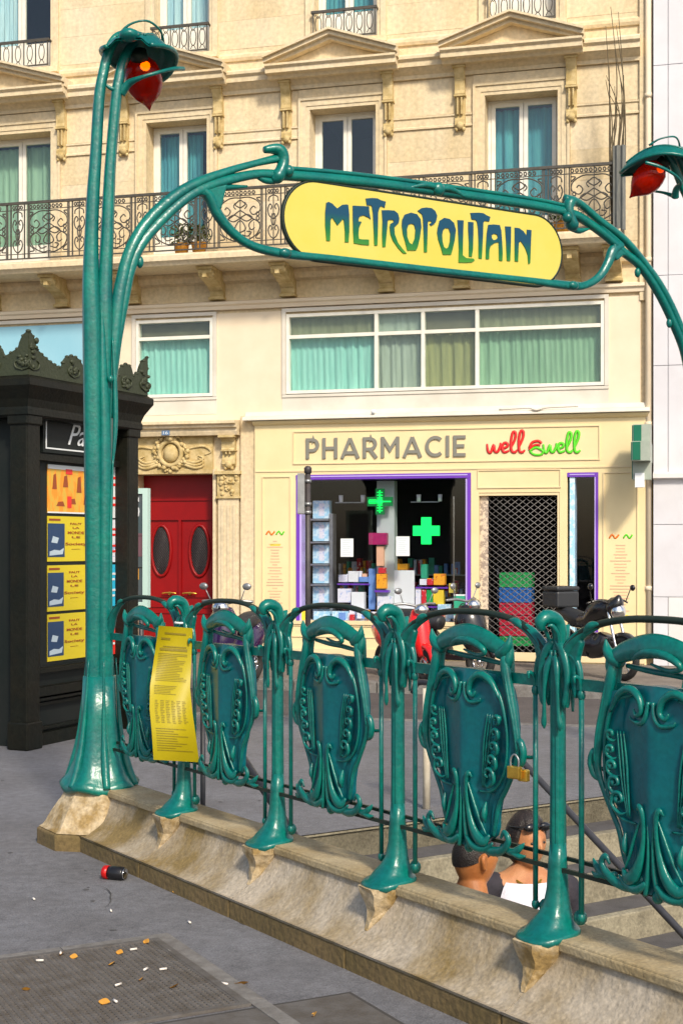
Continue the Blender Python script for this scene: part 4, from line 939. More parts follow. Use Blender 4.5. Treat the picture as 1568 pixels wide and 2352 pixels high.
tag(b.build('privacy_screen', 'screen', mw=MF, recalc=False), 'blue grey cloth screen hung on the right end of the balcony', 'screen')
for px, kind in ((1190, 0), (420, 1), (1290, 1), (460, 1)):
    xx = fu(px, .4); Mx = MF @ Matrix.Translation((xx, -.45, zslab1)); lab = {1190: 'orange pot with low plant on the balcony by the rightmost window', 420: 'bushy potted plant on the balcony behind the sign arch, left one', 1290: 'grey green potted plant right of the rightmost balcony window', 460: 'yellow green potted plant next to the bushy one on the balcony'}[px]
    e = empty('potted_plant', Mx, lab, 'plant', 'potted plants on the balcony')
    MB().lathe([(.08, 0), (.11, .18), (.12, .2), (.10, .2)], (0, 0, 0), 12).build('pot', 'flower', e)
    b = MB(); rr = random.Random(px)
    for k in range(110):
        a = rr.random()*6.28; d = rr.random()**.5*.17; z = .2+rr.random()*(.25 if kind else .12); c = Vector((d*math.cos(a), d*math.sin(a), z)); n1 = Vector((rr.uniform(-1, 1), rr.uniform(-1, 1), rr.uniform(-.5, 1))).normalized()*.045; n2 = n1.orthogonal().normalized()*.018
        b.add([c-n1, c+n2, c+n1, c-n2], [(0, 1, 2, 3)])
    b.build('foliage', 'plant', e, recalc=False)

# ================================================================== stairwell
ST = empty('stairway', MR, kind='structure')
def shear(mb): mb.v = [(x, y, z+GS*max(x, 0)) for x, y, z in mb.v]; return mb
NST = 19
for k in range(NST):
    s0 = .5+.28*k; z = -.16*k
    st = MB().box(s0, s0+.30 if k else s0+.3, .16, 4.34, z-.24, z-.006 if k else -.01)
    st = MB().box(s0-.28 if k else s0-.0, s0, .16, 4.34, z-.3, z+(.006 if k == 0 else 0)).build('step', 'steps', ST, bevel=.008)
    if k: MB().box(s0-.275, s0-.06, .17, 4.33, z+.0005, z+.004).build('tread_surface', 'tread', st)
    else:
        pass
MB().box(.505, .515, .16, 4.34, -.01, 0).build('landing_edge', 'steps', ST)
s_end = .5+.28*(NST-1)
MB().box(s_end, 7.6, .16, 4.34, -3.3, -.16*(NST-1)).build('landing', 'tread', ST)
b = MB(); b.box(.3, 7.6, .02, .158, -3.3, .02); b.build('inner_wall', 'tile', ST)
b = MB(); b.box(.3, 7.6, 4.342, 4.48, -3.3, .02); b.build('inner_wall', 'tile', ST)
b = MB(); b.box(6.5, 7.7, .16, 4.34, -.5, .08); b.box(7.6, 7.7, .1, 4.4, -3.3, -.5); b.build('end_wall', 'tile', ST)
b = MB(); b.box(.3, .498, .16, 4.34, -1, -.012); b.build('entrance_sill', 'steps', ST)

# handrails
def sz(s): return -.16/.28*(s-.5) if s > .5 else 0
b = MB(); t = .30
b.tube([(.55, t, .82), (.60, t, .83), (2.2, t, .84+sz(2.2)), (5.2, t, .84+sz(5.2))], .020, 8, spline=False)
for s in (.62, 2.4, 4.4): b.bar((s, t, .82+sz(s)), (s, t, sz(s)-.12), .014)
tag(b.build('handrail', 'hand', mw=MR), 'dark blue sloping handrail down the stairs close behind the stone parapet', 'handrail')
CH = empty('centre_handrail', MR, 'cream post with a grey handrail sloping down the middle of the stairs', 'handrail')
MB().tube([(.24, 2.02, 0), (.24, 2.02, .74)], .024, 10, spline=False).build('post', 'cream', CH)
b = MB(); b.tube([(.10, 2.02, .70), (.14, 2.02, .76), (.24, 2.02, .775), (.45, 2.02, .76), (.7, 2.02, .66), (5.2, 2.02, .78+sz(5.2))], .019, 8, 3)
b.v = b.v; b.build('rail', 'hand', CH)
MB().bar((2.6, 2.02, -1.3), (2.6, 2.02, .78+sz(2.6)), .018).build('post', 'hand', CH)

# ================================================================== stone parapet
def zrel(s): return GS*max(s, 0)
PP = empty('stone_parapet', MR, 'low stained stone parapet with concave face carrying the green railing', 'parapet')
HB = .285
prof_c = [(-.035, HB-.03), (-.035, HB), (.155, HB), (.155, .0)]
posts = [rs(415), rs(640), rs(920), rs(1270)]; dS = (posts[3]-posts[0])/3; posts = [posts[0]+dS*i for i in range(5)]
cuts = [0]+[p for p in posts]+[posts[-1]+.5]
cuts = [.0, posts[0]+.0, posts[1], posts[2], posts[3], posts[4], posts[4]+dS*.9]
for a, c in zip(cuts, cuts[1:]):
    body = []; N = 10
    for i in range(N+1):
        t = i/N; body.append((-.038-.182*t**1.35, HB-.03-.18*(1-(1-t)**1.35)))
    pr = [(.156, HB-.001), (-.034, HB-.001)]+body+[(-.228, .088), (-.16, .07), (.156, .02)]
    m = MB(); n = len(pr); SEG = 6
    rings = [[(a+.002+(c-a-.004)*i/SEG, y, z) for y, z in pr] for i in range(SEG+1)]
    m.loft(rings, smooth=False); shear(m).build('parapet_stone', 'parapet', PP)
    m = MB(); m.box(a+.0025, c-.0025, -.045, .158, HB, HB+.02); m.box(a+.0025, c-.0025, -.05, -.036, HB-.02, HB+.012); shear(m).build('coping_stone', 'parapet_t', PP, bevel=.006)
    m = MB(); m.box(a-.0+.002, c-.002, -.222, .15, -.05, .074); shear(m).build('plinth_stone', 'parapet_g', PP, bevel=.008)
m = MB(); m.box(6.3, 6.52, .0, 4.5, 0, HB+.02); shear(m).build('end_parapet', 'parapet', PP)
m = MB(); m.box(.0, 6.3, 4.34, 4.54, .0, HB+.02); shear(m).build('far_parapet', 'parapet', PP)
def ring_rect(cx_, cy, z, hx, hy, n=16, p=3.0, zt=0):
    out = []
    for k in range(n):
        a = 2*math.pi*k/n; c, s_ = math.cos(a), math.sin(a)
        out.append((cx_+hx*math.copysign(abs(c)**(2/p), c), cy+hy*math.copysign(abs(s_)**(2/p), s_), z+zt*s_))
    return out
for i, s in enumerate(posts):
    # tapering stone bracket below each post foot
    rj = random.Random(i+20)
    R = []
    for (z, ex, hx) in ((HB+.006, .095, .082), (HB-.02, .088, .078), (HB-.055, .066, .062), (.205, .046, .048), (.175, .030, .034), (.15, .016, .020), (.13, .004, .010)):
        tt = 1-(1-min(1, max(0, (HB-.03-z)/.18)))**.74; face = -.038-.182*tt**1.35
        row = []
        for a_, e_ in ((-1, -.04), (-1.02, .25), (-.6, 1), (.6, 1), (1.02, .25), (1, -.04)):
            q_ = (rj.uniform(-.004, .004), rj.uniform(-.004, .004)) if e_ > 0 else (0, 0)
            row.append((s+hx*a_+q_[0], face-ex*e_+q_[1] if e_ > 0 else face+.04, z+zrel(s)))
        R.append(row)
    MB().loft(R, smooth=False).build('bracket_stone', 'buttress', PP, bevel=.010)
# big corner stone below the gate post (also the far gate post)
def gate_stone(par, x):
    R = []
    for z, r in ((-.02, .345), (.09, .345), (.10, .315), (.16, .28), (.24, .225), (.315, .185)):
        R.append([(x+r*1.0*math.cos(a), r*1.0*math.sin(a), z) for a in [math.pi/8+k*math.pi/4 for k in range(8)]])
    MB().loft(R[1:], smooth=False).build('post_stone', 'buttress', par, bevel=.012)
    MB().loft([[(x+r*math.cos(a), r*math.sin(a), z) for a in [math.pi/8+k*math.pi/4 for k in range(8)]] for z, r in ((-.02, .35), (.085, .35), (.088, .33))], smooth=False).build('post_plinth', 'parapet_g', par, bevel=.01)
gate_stone(PP, 0)
gs2 = empty('far_gate_stone', MR @ Matrix.Translation((0, 4.51, 0)), 'stone foot of the second gate post beyond the picture edge', 'stone'); gate_stone(gs2, 0)

# ================================================================== green railing
G = empty('metro_railing', MR, 'green cast iron railing with shield panels along the stairs', 'railing')
Hh = 1.05; ZF = HB+.02
def make_post():
    b = MB()
    # flaring foot
    R = []
    for z, hx, y0, y1, zt in ((-.012, .082, -.134, .056, .0), (.004, .090, -.144, .060, 0), (.013, .092, -.146, .060, 0), (.021, .086, -.138, .055, 0), (.0225, .074, -.118, .050, 0), (.040, .064, -.098, .046, 0), (.062, .050, -.066, .040, 0), (.09, .041, -.046, .035, 0), (.14, .034, -.035, .031, 0), (.22, .031, -.030, .027, 0), (.29, .0255, -.0245, .0245, 0)):
        rg = ring_rect(0, (y0+y1)/2, z, hx, (y1-y0)/2, 20, 2.6)
        R.append([(x, y, zz+(.20*min(0, y+.03)*(1 if z < .04 else max(0, (.12-z)/.08)))-.10*max(0, abs(x)-.04)*(z < .04)) for x, y, zz in rg])
    b.loft(R)
    b.tube([(0, 0, .2), (0, 0, .5), (0, 0, .80), (0, 0, .9)], [.026, .0235, .0235, .026], 24, 3, ref=(0, 1, 0), flute=(8, .09))
    for sx in (-1, 1): b.tube([(sx*.013, -.017, .14), (sx*.012, -.017, .5), (sx*.012, -.017, .8), (sx*.01, -.02, .92)], [.005, .0055, .0055, .005], 6, 3)
    # foot ball ornaments
    for sx in (-1, 1): b.ball((sx*.085, .02, .06), (.022, .022, .026), 8, 6)
    # head curling outwards
    b.tube([(0, 0, .84), (0, .002, .92), (0, .006, .968), (0, -.008, 1.012), (0, -.044, 1.028), (0, -.072, 1.016), (0, -.072, .994), (0, -.058, .992)], [.022, .0205, .023, .025, .025, .021, .013, .005], 14, 6, flat=1.15, ref=(1, 0, 0))
    b.tube([(0, .0, .91), (0, .026, .975), (0, .048, 1.000)], [.022, .020, .004], 8, 5)
    b.tube([(-.026, -.055, 1.022), (0, -.060, 1.046), (.026, -.055, 1.022)], [.004, .007, .004], 7, 4)
    for sx in (-1, 1): b.tube([(sx*.020, -.012, .88), (sx*.026, -.02, .96), (sx*.026, -.045, 1.0), (sx*.020, -.062, 1.0)], [.004, .007, .007, .003], 6, 5)
    p = b.build('post', 'green', G)
    for sx in (-1, 1):
        w = MB(); w.plate([(sx*x, z) for x, z in [(.008, .955), (.035, .935), (.075, .945), (.108, .972), (.122, .950), (.104, .905), (.092, .855), (.096, .80), (.088, .765), (.074, .80), (.062, .83), (.056, .78), (.046, .73), (.030, .78), (.022, .72), (.008, .66)]], -.011, .011); w.build('branch_web', 'green', p, bevel=.008)
    # hanging pods on both sides
    for sx in (-1, 1):
        d = MB()
        d.tube([(sx*.010, -.014, .95), (sx*.040, -.016, .915), (sx*.062, -.018, .86), (sx*.064, -.02, .80), (sx*.054, -.02, .755), (sx*.050, -.02, .735)], [.012, .017, .014, .011, .012, .004], 8, 5, ref=(0, 1, 0), flat=.7)
        d.tube([(sx*.008, -.020, .90), (sx*.024, -.028, .86), (sx*.032, -.032, .79), (sx*.034, -.030, .72), (sx*.038, -.028, .68), (sx*.038, -.026, .66)], [.010, .013, .008, .008, .011, .003], 8, 5, ref=(0, 1, 0), flat=.7)
        d.tube([(sx*.008, .018, .90), (sx*.030, .026, .85), (sx*.036, .03, .78), (sx*.042, .026, .72)], [.012, .013, .008, .004], 8, 5)
        d.tube([(sx*.040, .0, .91), (sx*.080, 0, .90), (sx*.104, 0, .86), (sx*.112, 0, .80), (sx*.112, 0, .77)], [.012, .013, .010, .008, .006], 8, 5)
        d.build('hanging_pod', 'green', p)
    return p
def make_panel():
    zc0, zc1 = .235, .80
    HW = [(0, .085), (.04, .135), (.10, .150), (.18, .152), (.27, .165), (.36, .195), (.48, .236), (.60, .260), (.74, .262), (.86, .250), (.94, .236), (1.0, .218)]
    def hw(v):
        for (a, x), (c, y) in zip(HW, HW[1:]):
            if v <= c: return x+(y-x)*(v-a)/(c-a)
        return HW[-1][1]
    def surf(u, v):
        U = 2*u-1; w = hw(v); x = U*w; zt = zc0+(zc1-zc0)*v+(.035*(1-U*U)*max(0, (v-.8)/.2))-(.03*(1-U*U)*max(0, (.12-v)/.12))
        inn = max(0, 1-(U/.62)**2) if v > .36 else max(0, 1-(U/.62)**2)*max(0, (v-.1)/.26)
        d = .014+.028*(1-abs(U)**1.4)*min(1, v*4)*min(1, (1.02-v)*6)-.012*math.exp(-((abs(U)-.66)/.07)**2)*(1 if v > .3 else v/.3)+.010*math.exp(-((abs(U)-.93)/.05)**2)
        d += .016*inn*max(0, 1-abs(U)*1.9)-.010*math.exp(-((v-(.335+.05*abs(U)))/.022)**2)*(abs(U) > .3)+.020*math.exp(-((abs(U)-.42-.25*(.15-v))/.24)**2)*max(0, 1-v/.30)
        return x, d, zt
    b = MB()
    b.grid(lambda u, v: (surf(u, v)[0], -surf(u, v)[1], surf(u, v)[2]), 36, 40)
    b.grid(lambda u, v: (surf(u, v)[0], surf(u, v)[1]*.6, surf(u, v)[2]), 36, 40)
    # closing edge strip
    for U in (0, 1):
        b.grid(lambda u, v: (surf(U, v)[0], -surf(U, v)[1]+u*surf(U, v)[1]*1.6, surf(U, v)[2]), 1, 40)
    for V in (0, 1):
        b.grid(lambda u, v: (surf(u, V)[0], -surf(u, V)[1]+v*surf(u, V)[1]*1.6, surf(u, V)[2]), 36, 1)
    p = b.build('shield_panel', 'green_p', G)
    # rims and side straps, both sides of the shield
    r = MB()
    for sx in (-1, 1):
        Z = lambda v: zc0+(zc1-zc0)*v
        r.tube([(sx*.205, -.012, .925), (sx*.208, -.02, .87), (sx*.236, -.02, Z(.95)), (sx*.266, -.02, Z(.76)), (sx*.282, -.018, Z(.6)), (sx*.262, -.018, Z(.49)), (sx*.218, -.018, Z(.36)), (sx*.176, -.020, Z(.25)), (sx*.157, -.020, Z(.14)), (sx*.140, -.018, Z(.05))],
               [.008, .020, .021, .018, .015, .011, .010, .010, .010, .008], 10, 5, ref=(0, 1, 0), flat=.75)
        r.tube([(sx*.215, -.030, .87), (sx*.240, -.032, Z(.95)), (sx*.272, -.030, Z(.76)), (sx*.287, -.028, Z(.6))], [.004, .0065, .0065, .003], 7, 5, ref=(0, 1, 0))
        r.tube([(sx*.10, -.034, Z(1.0)), (sx*.165, -.034, Z(.97)), (sx*.208, -.033, Z(.88)), (sx*.234, -.030, Z(.7)), (sx*.230, -.030, Z(.52)), (sx*.20, -.032, Z(.40)), (sx*.15, -.036, Z(.33)), (sx*.08, -.038, Z(.315))],
               [.004, .007, .0085, .006, .0055, .0055, .006, .003], 8, 5, ref=(0, 1, 0), flat=.8)
        # ear
        r.tube([(sx*.17, -.015, .895), (sx*.205, -.018, .905), (sx*.232, -.02, .930), (sx*.240, -.02, .962)], [.020, .022, .016, .003], 8, 5)
        r.tube([(sx*.235, -.01, .93), (sx*.225, -.012, .88), (sx*.215, -.012, .84)], [.006, .018, .01], 8, 4)
        # side curl
        r.tube([(sx*.272, -.01, Z(.50)), (sx*.300, -.015, Z(.53)), (sx*.312, -.018, Z(.60)), (sx*.296, -.02, Z(.66)), (sx*.280, -.02, Z(.62)), (sx*.290, -.02, Z(.58))], [.007, .012, .013, .012, .010, .006], 8, 5)
        r.tube([(sx*.27, .0, Z(.56)), (sx*.335, .0, Z(.57)), (sx*.345, .0, Z(.58))], [.007, .007, .007], 6, 3)
        # brow curls
        r.tube([(sx*.20, -.035, Z(.90)), (sx*.155, -.04, Z(1.0)), (sx*.10, -.045, Z(1.035)), (sx*.055, -.05, Z(1.0)), (sx*.040, -.052, Z(.93)), (sx*.062, -.052, Z(.90)), (sx*.078, -.05, Z(.93))], [.006, .012, .013, .012, .010, .007, .004], 8, 5)
        r.tube([(sx*.01, -.05, Z(.98)), (sx*.02, -.052, Z(.90)), (sx*.045, -.05, Z(.86)), (sx*.09, -.045, Z(.87)), (sx*.10, -.045, Z(.89))], [.007, .009, .008, .006, .003], 7, 5)
        # bottom feet curls
        r.tube([(sx*.05, -.03, Z(.03)), (sx*.12, -.03, Z(-.035)), (sx*.20, -.03, Z(-.02)), (sx*.245, -.032, Z(.05)), (sx*.225, -.034, Z(.10)), (sx*.205, -.034, Z(.06))], [.016, .018, .016, .013, .010, .005], 8, 5, ref=(0, 1, 0), flat=.7)
        r.tube([(sx*.19, -.02, Z(.0)), (sx*.25, -.02, Z(-.015)), (sx*.29, -.016, Z(.02)), (sx*.31, -.012, Z(.055))], [.012, .014, .012, .003], 8, 4, ref=(0, 1, 0), flat=.7)
        r.tube([(sx*.25, -.02, Z(-.015)), (sx*.29, -.016, Z(-.03)), (sx*.315, -.012, Z(-.02))], [.010, .010, .003], 7, 4)
    r.ball((0, -.02, .205), (.02, .02, .022), 8, 6)
    r.build('rim_moulding', 'green', p)
    # crest band with slot below it
    c = MB()
    c.tube([(-.205, -.015, .905), (-.15, -.02, .925), (-.06, -.025, .945), (.02, -.025, .95), (.11, -.02, .935), (.205, -.015, .905)], [.026, .032, .037, .037, .033, .026], 12, 6, ref=(0, 1, 0), flat=.6, flute=(3, .12))
    c.tube([(-.10, -.035, .91), (-.03, -.045, .935), (.06, -.045, .93), (.12, -.04, .90), (.06, -.03, .885), (-.02, -.03, .90)], [.006, .012, .013, .010, .008, .004], 8, 5)
    c.tube([(-.16, .0, .885), (-.05, .0, .875), (.06, .0, .87), (.17, .0, .86)], [.008, .010, .010, .008], 7, 5)
    for sx in (-1, 1): c.tube([(sx*.205, 0, .91), (sx*.212, 0, .86), (sx*.217, 0, .80)], [.02, .018, .016], 8, 3)
    c.build('crest', 'green', p)
    # pod clusters on the flanks
    for sx in (-1, 1):
        q = MB(); rr = random.Random(11)
        for k in range(5):
            v = .42+k*.088; z = zc0+(zc1-zc0)*v; xc = sx*(.150+.018*k-.002*k*k); yy = -.034-.004*(k < 4)
            rad = .029-.0038*k
            q.tube([(xc-sx*rad*1.25, yy, z-rad*.9), (xc-sx*rad*.2, yy-.006, z-rad*1.3), (xc+sx*rad, yy-.008, z-rad*.5), (xc+sx*rad*.8, yy-.01, z+rad*.7), (xc-sx*rad*.2, yy-.01, z+rad*.9), (xc-sx*rad*.6, yy-.01, z+rad*.2), (xc, yy-.012, z-.1*rad)],
                   [.002, .005, .0075, .0075, .0065, .006, .003], 7, 4)
            q.ball((xc+sx*.012, yy-.006, z+.004), (.012, .010, .013), 7, 5)
        for j, dx in enumerate((0, .012, .024)):
            q.tube([(sx*(.105+dx*.4), -.040, Z(.345)), (sx*(.112+dx), -.041, Z(.5)), (sx*(.118+dx*1.3), -.041, Z(.64)), (sx*(.135+dx*1.2), -.039, Z(.80))], [.003, .0045, .0045, .002], 5, 4)
        q.build('pod_cluster', 'green', p)
    # central stalks and drops
    t = MB()
    for sx in (-1, 1):
        t.tube([(sx*.058, -.052, Z(.395)), (sx*.046, -.058, Z(.42)), (sx*.032, -.058, Z(.39)), (sx*.028, -.055, Z(.30)), (sx*.035, -.052, Z(.2)), (sx*.055, -.050, Z(.10)), (sx*.085, -.046, Z(.03)), (sx*.118, -.042, Z(.015)), (sx*.140, -.036, Z(.06))],
               [.004, .010, .011, .009, .011, .018, .022, .018, .006], 9, 5, ref=(0, 1, 0), flat=.6)
        t.tube([(sx*.034, -.054, Z(.37)), (sx*.07, -.052, Z(.25)), (sx*.10, -.046, Z(.14)), (sx*.128, -.04, Z(.06))], [.003, .0055, .006, .003], 7, 5, ref=(0, 1, 0))
        t.tube([(sx*.012, -.052, Z(.33)), (sx*.010, -.050, Z(.18)), (sx*.018, -.046, Z(.04)), (sx*.032, -.042, Z(-.05))], [.003, .006, .010, .008], 7, 4)
        t.tube([(sx*.125, -.038, Z(.26)), (sx*.124, -.044, Z(.21)), (sx*.122, -.044, Z(.17)), (sx*.120, -.038, Z(.13))], [.003, .010, .011, .003], 8, 4)
        t.tube([(sx*.02, -.048, Z(.02)), (sx*.065, -.048, Z(-.03)), (sx*.12, -.038, Z(-.03)), (sx*.16, -.036, Z(.015))], [.010, .014, .012, .005], 8, 4, ref=(0, 1, 0), flat=.7)
    t.build('stalk_ornament', 'green', p)
    return p
def bay_rail(L):
    b = MB()
    b.tube([(.02, 0, .885), (.09, 0, .955), (.19, 0, 1.005), (.32, 0, 1.028), (L/2, 0, 1.033), (L-.32, 0, 1.028), (L-.19, 0, 1.005), (L-.09, 0, .955), (L-.02, 0, .885)], [.018, .015, .0125, .0115, .0115, .0115, .0125, .015, .018], 8, 6, ref=(0, 1, 0), flat=1.3)
    o = b.build('arch_rail', 'rail_dark', G)
    for sx in (0, 1):
        g = MB(); f = (lambda x: x) if sx == 0 else (lambda x: L-x)
        g.tube([(f(.0), 0, .79), (f(.028), 0, .86), (f(.065), 0, .925), (f(.125), 0, .975), (f(.20), 0, 1.003)], [.022, .026, .024, .019, .010], 10, 5, ref=(0, 1, 0), flat=.9)
        g.tube([(f(.14), -.008, .976), (f(.18), -.012, 1.004), (f(.22), -.012, 1.012)], [.004, .014, .004], 7, 4)
        g.build('rail_leaf', 'green', o)
    return o
def cross_bars(L):
    b = MB(); b.box(.02, L-.02, -.006, .012, .795, .832); o = b.build('top_bar', 'green', G)
    d = MB(); d.box(.02, L-.02, -.012, .0, .198, .212); d.box(.02, L-.02, .014, .026, .232, .244); d2 = d.build('lower_bar', 'rail_dark', G)
    return [o, d2]
def rod():
    b = MB(); b.tube([(0, 0, .07), (0, 0, .79)], .009, 8, spline=False); b.ball((0, 0, .065), (.014, .014, .018), 8, 6); b.ball((0, 0, .78), (.014, .014, .02), 8, 6)
    b.tube([(0, 0, .79), (.0, -.01, .83), (0, -.03, .84), (0, -.03, .82)], [.009, .008, .007, .004], 6, 4)
    return b.build('rod', 'green', G)
post = make_post(); panel = make_panel(); arch = bay_rail(dS); bars = cross_bars(dS); rd = rod()
def at(o, s, y=.02): o.location = (s, y, ZF+zrel(s))
def dup(o, s, y=.02):
    c = copy_tree(o, o.parent); at(c, s, y); return c
for i, s in enumerate(posts):
    at(post, s) if i == 0 else dup(post, s)
    for sg in (-.112, .112):
        if i == 0 and sg < 0: at(rd, s+sg)
        else: dup(rd, s+sg)
# bays: first one spans from the gate post; its arch starts inside the column
starts = [posts[0]-dS]+posts[:4]
for i, s in enumerate(starts):
    shs = GS
    for o in [arch]+bars:
        c = o if i == 0 else copy_tree(o, o.parent)
        at(c, s+ (0.0)); c.rotation_euler = (0, -math.atan(GS), 0)
    c = panel if i == 0 else copy_tree(panel, panel.parent)
    at(c, s+dS/2+.012); c.scale = (.93, 1, 1)

# padlock hanging on the fourth panel
p = MR @ Vector((posts[3]-dS/2+.295, -.03, ZF+zrel(2.9)+.49)); E_ = empty('padlock', Matrix.Translation(p) @ Matrix.Rotation(AQ-math.pi/2+.25, 4, 'Z') @ Matrix.Scale(.78, 4), 'shiny brass padlock clipped to the curl of a railing panel', 'padlock')
b = MB(); b.box(-.033, .033, -.014, .014, 0, .055); b.build('body', 'brass', E_, bevel=.006)
b = MB(); b.tube([(-.02, 0, .05), (-.02, 0, .085), (0, 0, .105), (.02, 0, .085), (.02, 0, .05)], .0045, 8, 5); b.build('shackle', 'steel', E_)
b = MB(); b.box(.0, .05, .018, .045, -.012, .04); b.build('second_body', 'brass', E_, bevel=.006)

# ================================================================== gate with sign and lamps
A = empty('metro_gate', MQ, 'green cast iron gate of two tall lamp posts joined by an arched sign frame', 'gate')
def L3(pts, y=0): return [(pq(px, py)[0], y, pq(px, py)[1]) for px, py in pts]
SH = .14
def sm(a, b_, x): x = min(1, max(0, (x-a)/(b_-a))); return x*x*(3-2*x)
def mir(t, z): return 4.51-t+SH*(1-sm(3.95, 4.42, z))
def stems(mirror, par):
    f = (lambda t: t) if not mirror else (lambda t: 4.51+SH-t)
    def K(pts): return [(f(x), y, z) if not mirror else (mir(x, z), y, z) for x, y, z in pts]
    b = MB()
    up = [(x, y, z) for x, y, z in L3([(212, 760), (209, 650), (210, 549), (214, 450), (220, 360), (228, 225), (238, 165), (250, 118), (268, 88), (300, 76)])]
    b.tube(K([(-.10, -.02, .30), (-.070, -.01, .42), (-.046, 0, .6), (-.040, 0, 1.0), (-.042, 0, 1.6), (-.050, 0, 2.2)]+up), [.10, .078, .058, .053, .053, .053, .052, .046, .038, .035, .032, .030, .028, .028, .027, .022], 16, 8, flute=(5, .08))
    ui = [(x, y, z) for x, y, z in L3([(240, 760), (241, 650), (246, 549), (250, 450), (255, 360), (267, 225), (274, 180), (283, 140), (297, 112), (312, 98)])]
    b.tube(K([(.03, .04, .30), (.028, .03, .42), (.022, .02, .6), (.014, .02, 1.0), (.012, .02, 1.6), (.014, .01, 2.2)]+ui), [.10, .080, .060, .052, .050, .050, .046, .040, .036, .033, .030, .030, .029, .027, .024, .018], 16, 8, flute=(5, .08))
    b.tube(K([(.02, -.09, .30), (.01, -.07, .42), (0, -.055, .6), (0, -.045, 1.0), (.0, -.04, 1.6), (.0, -.04, 2.2), (-.01, -.035, 2.6), (-.01, -.02, 3.0)]), [.085, .065, .048, .042, .038, .032, .022, .006], 12, 8, flute=(4, .08))
    b.tube(K([(-.06, .07, .30), (-.03, .05, .5), (-.01, .045, 1.0), (-.0, .04, 1.6), (-.0, .04, 2.2), (-.01, .03, 2.8)]), [.09, .060, .048, .042, .038, .02], 12, 8)
    # flared skirt at the foot
    R = []
    for z, r in ((.285, .205), (.31, .212), (.33, .196), (.37, .168), (.44, .140), (.54, .118), (.68, .100), (.9, .09)):
        R.append([(f(-.01)+r*math.cos(a)*(1+.06*math.cos(5*a)), r*math.sin(a)*(1+.06*math.cos(5*a)), z+(.014*math.cos(5*a) if z < .35 else 0)) for a in [2*math.pi*k/32 for k in range(32)]])
    b.loft(R)
    for k in range(6):
        a = k*math.pi/3+.3; b.tube([(f(-.01)+.20*math.cos(a), .20*math.sin(a), .31), (f(-.01)+.155*math.cos(a), .155*math.sin(a), .42), (f(-.01)+.115*math.cos(a), .115*math.sin(a), .62), (f(-.005)+.085*math.cos(a), .085*math.sin(a), 1.0)], [.020, .024, .014, .003], 8, 5)
    # blisters where the stems part
    b.tube(K([(.035, -.05, 2.0), (.055, -.055, 2.25), (.055, -.05, 2.5), (.045, -.04, 2.75)]), [.004, .014, .013, .004], 8, 5)
    b.tube(K([(.01, -.075, 1.2), (.018, -.075, 1.45), (.022, -.07, 1.75), (.04, -.06, 2.1)]), [.004, .010, .010, .004], 8, 5)
    b.ball((f(.02), -.07, 2.52), (.016, .016, .022), 8, 6)
    # tie between the stems
    b.tube(K([(.02, 0, 4.14), (.065, -.01, 4.12), (.11, 0, 4.15)]), [.008, .013, .008], 8, 4)
    return b.build('lamp_post', 'green', par)
stems(False, A); stems(True, A)
# arch limbs: traced in the gate plane
def limb(pts_r, name, flute=(3, .10), flat=1.0, mirror_only=False, m='green'):
    b = MB()
    for pts, R in pts_r: b.tube(pts, R, 12, 7, ref=(0, 1, 0), flute=flute, flat=flat)
    return b.build(name, m, A)
lo = L3([(250, 960), (258, 830), (268, 720), (279, 650), (300, 575), (340, 508), (400, 452), (455, 420), (530, 392), (590, 375), (640, 364)])
li = L3([(254, 940), (268, 790), (286, 680), (300, 615), (325, 560), (372, 505), (428, 455), (478, 428), (550, 408), (600, 400), (640, 403)])
limb([(lo, [.03, .036, .036, .034, .032, .031, .030, .028, .022, .020, .026]), (li, [.02, .028, .032, .032, .032, .032, .032, .032, .028, .027, .030])], 'arch_limb')
ro = L3([(1296, 456), (1328, 466), (1378, 508), (1434, 552), (1484, 612), (1524, 672), (1560, 750), (1586, 830), (1602, 930), (1610, 1020)]); ri = L3([(1306, 492), (1332, 500), (1388, 540), (1432, 580), (1470, 612), (1512, 674), (1548, 748), (1574, 820), (1590, 930), (1598, 1010)])
limb([(ro, [.028, .026, .027, .028, .029, .030, .031, .032, .032, .03]), (ri, [.034, .032, .030, .030, .030, .030, .031, .032, .032, .03])], 'arch_limb')
# collars
for f in ((lambda t: t), (lambda t: 4.51-t)):
    b = MB(); b.tube([(f(1.02), 0, 3.935), (f(1.085), -.008, 3.948), (f(1.125), -.012, 3.935), (f(1.140), -.016, 3.885), (f(1.125), -.018, 3.83), (f(1.10), -.01, 3.785), (f(1.07), 0, 3.765)], [.020, .032, .038, .034, .034, .042, .022], 12, 5, ref=(0, 1, 0), flat=1.2)
    b.tube([(f(.93), 0, 3.785), (f(1.02), 0, 3.758), (f(1.09), 0, 3.76)], [.005, .020, .018], 8, 4)
    b.ball((f(1.165), -.03, 3.825), (.034, .04, .036), 8, 6)
    b.build('collar', 'green', A)
for q in ([(436, 442), (520, 424), (512, 450), (506, 480), (498, 486), (484, 462), (470, 452)], [(1404, 556), (1440, 590), (1425, 588), (1412, 600), (1402, 590)]):
    b = MB(); b.plate([(x, z) for x, _, z in L3(q)], -.028, .028); b.build('gusset', 'green', A, bevel=.012)
tb = L3([(640, 402), (760, 411), (880, 424), (1000, 440), (1130, 458), (1240, 475), (1310, 490)])
tt = [(x, -.0, z+.032) for x, y, z in tb]
b = MB(); b.tube(tb, [.032]*7, 10, 6, ref=(0, 1, 0), flute=(3, .1)); b.tube([(x, y, z+.012) for x, y, z in tt], .014, 8, 6, ref=(0, 1, 0))
